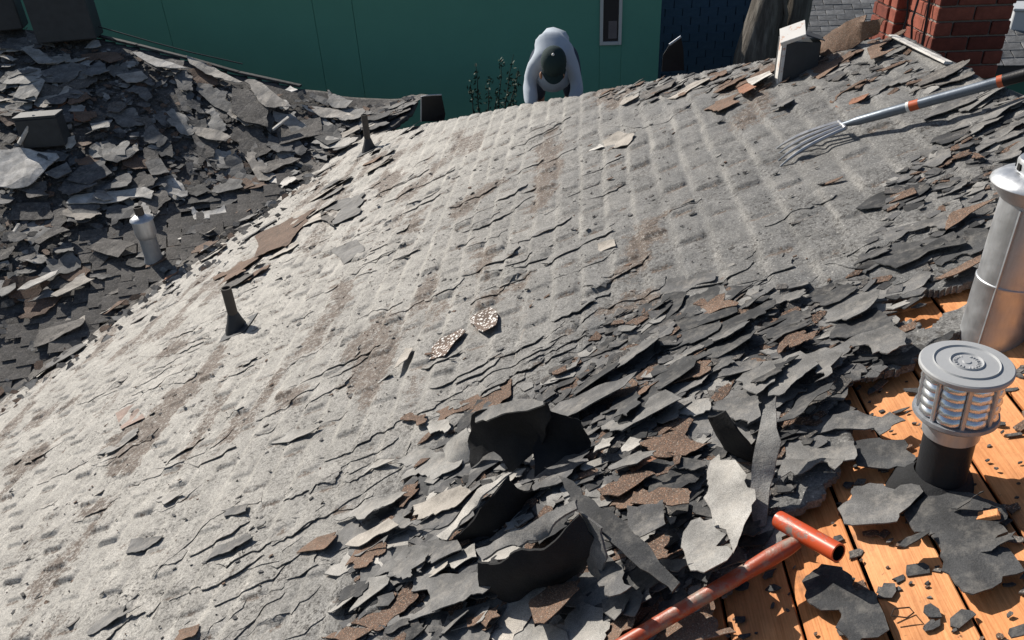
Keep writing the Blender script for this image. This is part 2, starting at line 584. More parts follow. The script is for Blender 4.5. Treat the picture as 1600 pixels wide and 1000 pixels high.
# ------------------------------------------------------------------ the roof under foot
DECK1 = plan([(1375, 481), (1428, 475), (1450, 465), (1497, 456), (1519, 444), (1535, 480), (1469, 500), (1444, 522), (1431, 503), (1381, 509)])
DECK2 = plan([(1268, 668), (1298, 620), (1330, 596), (1425, 578), (1470, 548), (1510, 532), (1700, 520), (1900, 560), (1900, 1250), (800, 1250),
              (990, 1010), (1130, 925), (1200, 850), (1290, 790), (1330, 740), (1330, 700), (1300, 670)])
BROWN = [plan(p) for p in (
    [(330, 555), (345, 540), (350, 560), (320, 600), (285, 640), (240, 690), (205, 735), (170, 745), (200, 700), (235, 650), (270, 610), (310, 590)],
    [(240, 560), (290, 525), (288, 545), (262, 560)], [(830, 330), (845, 225), (870, 200), (872, 280), (855, 330), (838, 340)],
    [(990, 360), (1035, 345), (1030, 380), (1010, 430), (960, 440), (985, 400)], [(750, 395), (775, 400), (765, 440), (742, 430)],
    [(125, 800), (165, 780), (172, 800), (150, 815)], [(735, 480), (760, 468), (800, 448), (828, 434), (815, 452), (770, 477), (740, 488)],
    [(585, 290), (600, 268), (632, 270), (620, 290), (590, 312)], [(700, 330), (760, 292), (792, 278), (785, 290), (750, 315), (715, 345)],
    [(520, 450), (550, 440), (545, 475), (520, 500)], [(640, 340), (660, 330), (650, 360), (630, 370)], [(170, 690), (215, 660), (225, 690), (200, 730), (165, 745)],
    [(940, 494), (1012, 462), (1040, 497), (1000, 516)], [(1115, 500), (1165, 470), (1240, 490), (1180, 520), (1110, 520)], [(930, 130), (990, 140), (960, 170), (930, 160)],
    [(440, 620), (475, 605), (465, 635), (440, 640)], [(20, 720), (90, 690), (60, 730), (10, 745)])]


HEAP_Z = plan([(530, 1010), (560, 890), (600, 810), (660, 730), (740, 640), (860, 600), (960, 500), (1100, 480), (1300, 450), (1420, 400), (1550, 360), (1545, 440), (1380, 520),
               (1400, 575), (1290, 640), (1240, 760), (1200, 860), (1000, 1010)])
CORE_Z = plan([(600, 1010), (640, 850), (760, 720), (860, 620), (1000, 560), (1200, 520), (1330, 500), (1370, 560), (1290, 640), (1230, 760), (1190, 860), (1000, 1010)])
RIDGE_Z = plan([(930, 150), (1080, 100), (1280, 60), (1390, 50), (1480, 95), (1570, 130), (1560, 200), (1400, 150), (1250, 150), (1100, 150), (980, 165)])
RIGHT_Z = plan([(1390, 280), (1590, 150), (1700, 250), (1560, 360), (1440, 400), (1350, 430)])
OPEN_Z = plan([(30, 700), (420, 420), (620, 260), (850, 190), (1100, 160), (1300, 260), (1330, 420), (1000, 480), (760, 600), (520, 780), (380, 1010), (-60, 1010)])
LEFT_Z = plan([(-60, 66), (60, 58), (152, 72), (372, 130), (560, 170), (630, 178), (570, 235), (440, 305), (240, 330), (130, 420), (60, 500), (-80, 560)], 0, on_left)
LEFT_T = plan([(60, 560), (130, 430), (230, 330), (440, 300), (360, 370), (240, 450)], 0, on_left)
VALLEY_Z = plan([(330, 470), (460, 330), (560, 250), (640, 200), (680, 212), (560, 290), (480, 365), (390, 445)])


def fields(x, y):
    uv = project(np.stack([x, y, TAN * x + C0], -1))
    pale_amt = 0.92 - 0.80 * sm(-2.2, 0.65, x - 0.10 * (y - 3.5) + 0.45 * (vnoise(x, y, 0.9, 21) - 0.5))  # felt paler downhill, greyer towards the ridge
    pale_amt = pale_amt - 0.65 * sm(-0.10, 0.22, poly_dist(x, y, HEAP_Z) + 0.15 * (vnoise(x, y, 0.3, 27) - 0.5))
    k, t, j, fr, r1 = tabs(x, y)
    r3 = np.mod(r1 * 91.7 + 0.3, 1.0)            # sunlight on the butt edges painted in as a paler line
    pale_amt = pale_amt + (0.04 + 0.30 * r3 ** 1.5) * np.exp(-((t - 0.06) / 0.11) ** 2) * (0.4 + 1.0 * vnoise(x, y, 0.5, 36))
    br = 0.10 + 0.0 * x
    for p in BROWN:
        br = np.maximum(br, 0.10 + 0.62 * sm(-0.07, 0.035, poly_dist(x, y, p) + 0.10 * (vnoise(x, y, 0.06, 29) - 0.5)))
    r2 = np.mod(r1 * 57.31, 1.0)                 # brown granules and painted shading in some of the old cut-outs
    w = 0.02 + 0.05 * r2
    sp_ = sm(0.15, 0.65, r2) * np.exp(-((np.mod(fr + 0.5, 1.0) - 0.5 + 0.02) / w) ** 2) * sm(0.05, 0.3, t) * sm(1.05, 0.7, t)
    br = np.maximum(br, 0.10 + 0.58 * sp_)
    strip = vnoise(x * 2.2, y * 0.75, 0.26, 22) * vnoise(x, y, 1.2, 23)
    br = np.maximum(br, 0.10 + 0.56 * sm(0.28, 0.58, strip))
    return pale_amt, br


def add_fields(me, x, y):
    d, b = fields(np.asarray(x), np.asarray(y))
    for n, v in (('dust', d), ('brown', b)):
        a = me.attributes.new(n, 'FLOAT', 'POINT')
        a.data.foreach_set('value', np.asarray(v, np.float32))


def valley_x(y):
    return -5.37 + (y - 5.38) * 0.698


def hip_y(x):
    return PEAK[1] + HIP_K * (PEAK[0] - x)


def build_main():
    xs = np.arange(-6.9, RIDGE_X + 1e-6, 0.0118)
    ys = [0.35]
    while ys[-1] < 9.6:
        ys.append(ys[-1] + min(max(0.0034 * ys[-1], 0.0065), 0.019))
    ys = np.array(ys)
    X, Y = np.meshgrid(xs, ys)
    edge = 0.03 * (vnoise(X, Y, 0.09, 31) - 0.5) + 0.05 * (vnoise(X, Y, 0.25, 32) - 0.5)
    keep = (Y < hip_y(X) + edge) & (X > valley_x(Y) - 0.25)
    uv = project(np.stack([X, Y, TAN * X + C0], -1))
    keep &= (uv[..., 0] > -420) & (uv[..., 0] < 2100) & (uv[..., 1] < 1280)
    j = 0.035 * (vnoise(X, Y, 0.05, 33) - 0.5) + 0.07 * (vnoise(X, Y, 0.14, 34) - 0.5)
    keep &= ~(poly_dist(X, Y, DECK1) + j * 0.6 > 0) & ~(poly_dist(X, Y, DECK2) + j > 0.0)
    Z = main_z(X, Y)
    ny, nx = X.shape
    q = keep[:-1, :-1] & keep[1:, :-1] & keep[:-1, 1:] & keep[1:, 1:]
    idx = np.arange(ny * nx).reshape(ny, nx)
    quads = np.stack([idx[:-1, :-1][q], idx[:-1, 1:][q], idx[1:, 1:][q], idx[1:, :-1][q]], -1)
    used = np.unique(quads)
    remap = np.full(ny * nx, -1); remap[used] = np.arange(len(used))
    quads = remap[quads]
    V = np.stack([X.ravel()[used], Y.ravel()[used], Z.ravel()[used]], -1)
    # boundary skirt: the felt and old courses are about 2 cm thick
    e = np.concatenate([quads[:, [0, 1]], quads[:, [1, 2]], quads[:, [2, 3]], quads[:, [3, 0]]])
    key = np.sort(e, 1)
    _, inv, cnt = np.unique(key[:, 0].astype(np.int64) * (len(V) + 1) + key[:, 1], return_inverse=True, return_counts=True)
    be = e[cnt[inv] == 1]
    bv = np.unique(be)
    low = np.full(len(V), -1); low[bv] = len(V) + np.arange(len(bv))
    VB = V[bv].copy(); VB[:, 2] -= 0.024
    side = np.stack([be[:, 1], be[:, 0], low[be[:, 0]], low[be[:, 1]]], -1)
    V = np.concatenate([V, VB])
    Fq = np.concatenate([quads, side]).astype(np.int32)
    me = bpy.data.meshes.new('roof')
    me.vertices.add(len(V)); me.vertices.foreach_set('co', V.ravel().astype(np.float32))
    me.loops.add(Fq.size); me.loops.foreach_set('vertex_index', Fq.ravel())
    me.polygons.add(len(Fq))
    me.polygons.foreach_set('loop_start', np.arange(0, Fq.size, 4, dtype=np.int32))
    sm_ = np.ones(len(Fq), bool); sm_[len(quads):] = False
    me.polygons.foreach_set('use_smooth', sm_)
    me.update(calc_edges=True); me.validate()
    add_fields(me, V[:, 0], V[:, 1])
    o = link_mesh('roof', me, M['felt'])
    tag(o, kind='structure')
    return o


roof = build_main()


def sheet(name, V, mat, thick=0.05, parent=None):
    """simple polygon slab, thickness downwards"""
    n = len(V)
    Vs = [tuple(v) for v in V] + [(v[0], v[1], v[2] - thick) for v in V]
    Fc = [tuple(range(n)), tuple(range(n, 2 * n))[::-1]] + [(i, n + i, n + (i + 1) % n, (i + 1) % n) for i in range(n)]
    me = mesh_of(name, Vs, Fc)
    bm = bmesh.new(); bm.from_mesh(me); bmesh.ops.recalc_face_normals(bm, faces=bm.faces[:]); bm.to_mesh(me); bm.free()
    o = link_mesh(name, me, mat, parent)
    return o


# hidden sides of the roof: beyond the hip and beyond the ridge
zp = TAN * RIDGE_X + C0
hx = -2.9
far = sheet('roof_far_side', [(RIDGE_X, 4.22, zp - 0.05), (hx, hip_y(hx), TAN * hx + C0 - 0.05), (hx + 1.2, hip_y(hx) + 1.4, TAN * hx + C0 - 0.75), (4.4, 8.6, zp - 1.95), (4.4, 4.22 + 2.5, zp - 1.33)], M['nbase'])
tag(far, kind='structure')
rightside = sheet('roof_right_side', [(RIDGE_X, -1.0, zp - 0.03), (RIDGE_X, 4.22, zp - 0.03), (4.2, 6.5, zp - 1.22), (4.2, -1.0, zp - 1.22)], M['nbase'])
tag(rightside, kind='structure')

# sheathing boards under the torn-off corner, laid along the ridge
deck = empty('roof_deck', (0.9, 1.6, TAN * 0.9 + C0 - 0.05))
tag(deck, kind='structure')
gaps = sorted([on_main(u, v, -0.03)[0] for u, v in ((1262, 1000), (1397, 1000), (1542, 1000))])
bw = (gaps[2] - gaps[0]) / 2
edges = [gaps[0] - 3 * bw, gaps[0] - 2 * bw, gaps[0] - bw] + gaps
while edges[-1] < RIDGE_X - 0.05:
    edges.append(min(edges[-1] + bw * random.uniform(0.96, 1.05), RIDGE_X - 0.005))
for i in range(len(edges) - 1):
    x0, x1 = edges[i] + 0.0035, edges[i + 1] - 0.0035
    if x1 - x0 < 0.05:
        continue
    cuts = [0.2, 3.1]
    if i % 2 == 0:
        cuts = [0.2, 2.02 + 0.15 * math.sin(i * 2.1), 3.1]
    for a, b in zip(cuts[:-1], cuts[1:]):
        bm = bmesh.new()
        zt = random.uniform(-0.003, 0.003)
        add_box(bm, (0, 0, 0), ((x1 - x0) / COS, b - a - 0.004, 0.02), Matrix.Rotation(-math.atan(TAN), 3, 'Y'), 0.0022)
        o = bm_obj('board', bm, M['wood'], deck)
        o.location = ((x0 + x1) / 2 - 0.9, (a + b) / 2 - 1.6, TAN * ((x0 + x1) / 2 - 0.9) + 0.012 + zt)
V, Fc = [], []
for i in range(len(edges) - 1):
    if edges[i + 1] - edges[i] < 0.05:
        continue
    for yy in np.arange(0.5, 3.0, 0.41):
        for k in (0.25, 0.75):
            x = edges[i] + (edges[i + 1] - edges[i]) * k + random.uniform(-.012, .012); y = yy + random.uniform(-.02, .02)
            b = len(V)
            for q in range(7):
                a = 2 * math.pi * q / 7
                V.append((x + .0042 * math.cos(a) - .9, y + .0042 * math.sin(a) - 1.6, TAN * (x + .0042 * math.cos(a) - .9) + 0.0265))
            Fc.append(tuple(range(b, b + 7)))
nl = link_mesh('nail_heads', mesh_of('nail_heads', V, Fc), M['wire'], deck)
nl['kind'] = 'stuff'
under = sheet('roof_underside', [(-0.9, 0.1, TAN * -0.9 + C0 - 0.09), (RIDGE_X, 0.1, zp - 0.09), (RIDGE_X, 3.2, zp - 0.09), (-0.9, 3.2, TAN * -0.9 + C0 - 0.09)], M['void'], 0.03)
tag(under, kind='structure')

# left slope
LEDGE = [(-400, 8), (0, 36), (60, 38), (152, 52), (215, 72), (300, 92), (372, 108), (470, 134), (560, 150), (640, 160), (655, 178)]


def build_left():
    top = [on_left(u, v) for u, v in LEDGE]
    xs = np.arange(-12.0, -1.3, 0.04); ys = np.arange(3.6, 12.2, 0.04)
    X, Y = np.meshgrid(xs, ys)
    poly = [tuple(p[:2]) for p in top] + [(-2.0, 9.2), (valley_x(3.4) + 0.9, 3.4), (-12.5, 3.4), (-12.5, 10)]
    keep = in_poly(X, Y, poly) & (X < valley_x(Y) + 0.75)
    uv = project(np.stack([X, Y, LG[0] * X + LG[1] * Y + LC], -1))
    keep &= (uv[..., 0] > -420)
    Z = left_z(X, Y) - 0.03
    ny, nx = X.shape
    q = keep[:-1, :-1] & keep[1:, :-1] & keep[:-1, 1:] & keep[1:, 1:]
    idx = np.arange(ny * nx).reshape(ny, nx)
    quads = np.stack([idx[:-1, :-1][q], idx[:-1, 1:][q], idx[1:, 1:][q], idx[1:, :-1][q]], -1)
    used = np.unique(quads); remap = np.full(ny * nx, -1); remap[used] = np.arange(len(used))
    V = np.stack([X.ravel()[used], Y.ravel()[used], Z.ravel()[used]], -1)
    me = mesh_of('roof', V, remap[quads].tolist())
    o = link_mesh('roof_left_slope', me, M['dark'], None, 180)
    bm = bmesh.new(); bm.from_mesh(me)
    bmesh.ops.solidify(bm, geom=bm.faces[:], thickness=0.05)
    bm.to_mesh(me); bm.free()
    tag(o, kind='structure')
    return o


left = build_left()

for a, b in zip(LEDGE[3:-4], LEDGE[4:-3]):
    pa, pb = on_left(*a), on_left(*b)
    for p in (pa, pb):
        p[2] = float(left_z(p[0], p[1])) - 0.01
    bm = bmesh.new()
    dd = Vector(pb - pa)
    add_box(bm, tuple((pa + pb) / 2), (dd.length - 0.006, 0.07, 0.03), dd.to_track_quat('X', 'Z').to_matrix(), 0.004)
    for v in bm.verts:
        v.co.z += 0.0
    bm_obj('edge_trim', bm, M['charcoal'], left)

# intact shingle tabs round the old flue on the left slope
UPL = np.array([LG[0], LG[1]]) / np.linalg.norm(LG)          # uphill on plan
ALL_ = np.array([UPL[1], -UPL[0]])                            # along the courses
slopeL = float(np.linalg.norm(LG)); cosL = 1 / math.sqrt(1 + slopeL ** 2)
NL = Vector((-LG[0], -LG[1], 1)).normalized()


def frame_rot(ax, up_plan, slope):
    a = Vector((ax[0], ax[1], 0)).normalized()
    u = Vector((up_plan[0], up_plan[1], slope)).normalized()
    return Matrix((a, u, a.cross(u))).transposed()


ROTL = frame_rot(ALL_, UPL, slopeL)
bm = bmesh.new()
add_box(bm, (0, 0.02, 0), (0.289, 0.19, 0.007), Matrix.Rotation(-0.07, 3, 'X') @ Matrix.Identity(3), 0.001)
tab_me = bpy.data.meshes.new('shingle'); bm.to_mesh(tab_me); bm.free(); tab_me.materials.append(M['dark'])
zone = plan([(-30, 640), (20, 540), (60, 470), (120, 370), (180, 330), (330, 310), (440, 300), (480, 280), (400, 350), (290, 440), (120, 560), (-10, 650)], 0, on_left)
o0 = on_left(240, 420)[:2]
ntab = 0
for r in range(-9, 14):
    for c in range(-9, 10):
        p = o0 + UPL * (r * 0.143 * cosL) + ALL_ * (c * 0.305 + (0.152 if r % 2 else 0.0))
        if not in_poly(p[0], p[1], zone) or ntab >= 290:
            continue
        if random.random() < 0.08:
            continue
        o = bpy.data.objects.new('shingle', tab_me); COL.objects.link(o); o.parent = left
        z = float(left_z(p[0], p[1]))
        o.matrix_local = Matrix.Translation((p[0], p[1], z + 0.012)) @ (ROTL @ Matrix.Rotation(random.uniform(-0.02, 0.02), 3, 'Z') @ Matrix.Rotation(random.uniform(-0.01, 0.03), 3, 'X')).to_4x4()
        ntab += 1

# ------------------------------------------------------------------ torn pieces
def jagged(poly, jag, seg):
    """fractal edges on a plan outline"""
    out = []
    n = len(poly)
    for i in range(n):
        a = np.array(poly[i]); b = np.array(poly[(i + 1) % n])
        pts = [a, b]
        amp = jag * random.choice((0.12, 0.2, 0.9, 1.0, 1.3))
        while True:
            L = np.linalg.norm(pts[1] - pts[0])
            if L < seg or len(pts) > 33:
                break
            new = []
            for p, q in zip(pts[:-1], pts[1:]):
                d = q - p
                nrm = np.array([-d[1], d[0]])
                new += [p, (p + q) / 2 + d * random.uniform(-0.15, 0.15) + nrm * random.gauss(0, amp)]
            pts = new + [pts[-1]]
            amp *= 0.85
        out += pts[:-1]
    return out


def piece_mesh(name, outline, zfun, thick, spacing, ctr):
    """closed slab: outline on plan, top surface zfun(x, y), returns mesh with origin ctr"""
    pts = [Vector(p) for p in outline]
    n = len(pts)
    xs = [p.x for p in pts]; ys = [p.y for p in pts]
    inner = []
    if spacing > 0:
        gx = np.arange(min(xs) + spacing * 0.5, max(xs), spacing); gy = np.arange(min(ys) + spacing * 0.5, max(ys), spacing)
        if len(gx) and len(gy):
            X, Y = np.meshgrid(gx, gy)
            X = X + rng.uniform(-0.25, 0.25, X.shape) * spacing; Y = Y + rng.uniform(-0.25, 0.25, Y.shape) * spacing
            k = poly_dist(X, Y, [tuple(p) for p in pts]) > spacing * 0.35
            inner = [Vector((a, b)) for a, b in zip(X[k], Y[k])]
    r = delaunay_2d_cdt(pts + inner, [], [list(range(n))], 1, 1e-5)
    V2, Fc = r[0], r[2]
    if len(Fc) == 0:
        return None
    x = np.array([v.x for v in V2]); y = np.array([v.y for v in V2])
    z = zfun(x, y)
    nv = len(x)
    top = np.stack([x, y, z], -1) - np.array(ctr)
    bot = top.copy(); bot[:, 2] -= thick
    cnt = {}
    for f in Fc:
        for i in range(len(f)):
            e = (f[i], f[(i + 1) % len(f)])
            cnt[e] = cnt.get(e, 0) + 1
    faces = [tuple(f) for f in Fc] + [tuple(nv + i for i in reversed(f)) for f in Fc]
    for (a, b) in cnt:
        if (b, a) not in cnt:
            faces.append((b, a, nv + a, nv + b))
    me = mesh_of(name, np.concatenate([top, bot]), faces)
    return me


NEAR = np.array([0.55, -0.83])                  # towards the viewer and uphill: edges on this side stand off and throw shadow
SCRAPS = []


def make_piece(poly, base, off=0.01, lift=0.03, mat='mid', thick=0.0035, jag=0.09, seg=0.03, spacing=0.045, direction=None, wob=0.018, name='felt_scrap', power=1.3):
    d = np.array(direction) if direction is not None else NEAR
    d = d / np.linalg.norm(d)
    P = np.array(poly)
    c = P.mean(0)
    out = jagged([tuple(p) for p in P], jag, seg)
    q = P @ d
    q0, q1 = q.min(), q.max()
    sd = random.random() * 50

    cz = float(base(c[0], c[1])) + off
    smooth_base = base

    def zf(x, y):
        t = np.clip((x * d[0] + y * d[1] - q0) / max(q1 - q0, 1e-6), -0.2, 1.2)
        tt = np.sign(t) * np.abs(t) ** power
        return smooth_base(x, y) + off + lift * tt + wob * (vnoise(x, y, 0.11, 40 + sd) - 0.5) + 0.4 * wob * (vnoise(x, y, 0.045, 41 + sd) - 0.5)
    me = piece_mesh(name, out, zf, thick, spacing, (c[0], c[1], cz))
    if me is None:
        return None
    o = link_mesh(name, me, M[mat])
    o.location = (c[0], c[1], cz)
    return o


def plain_main(x, y):
    return TAN * np.asarray(x) + C0 + heap(x, y) + 0.004 + 0.03 * (vnoise(x, y, 1.7, 1) - 0.5)


def scrap(pts, mat, off=0.015, lift=0.03, label=None, surf='M', **kw):
    f, base = (on_main, plain_main) if surf == 'M' else (on_left, left_z)
    mid = np.mean([f(u, v)[:2] for u, v in pts], 0)
    hb = float(base(mid[0], mid[1])) - (TAN * mid[0] + C0 if surf == 'M' else LG @ mid + LC)
    poly = plan(pts, hb + off + lift * 0.5, f)
    nm = kw.pop('name', 'felt_scrap' if surf == 'M' else 'shingle_scrap')
    o = make_piece(poly, base, off, lift, mat, name=nm, **kw)
    if o is None:
        return None
    tag(o, label, 'felt scrap' if nm == 'felt_scrap' else 'shingle scrap', 'torn scraps strewn over the main slope' if surf == 'M' else 'torn shingles heaped on the far slope')
    SCRAPS.append((o, mat, np.array(poly), surf))
    return o


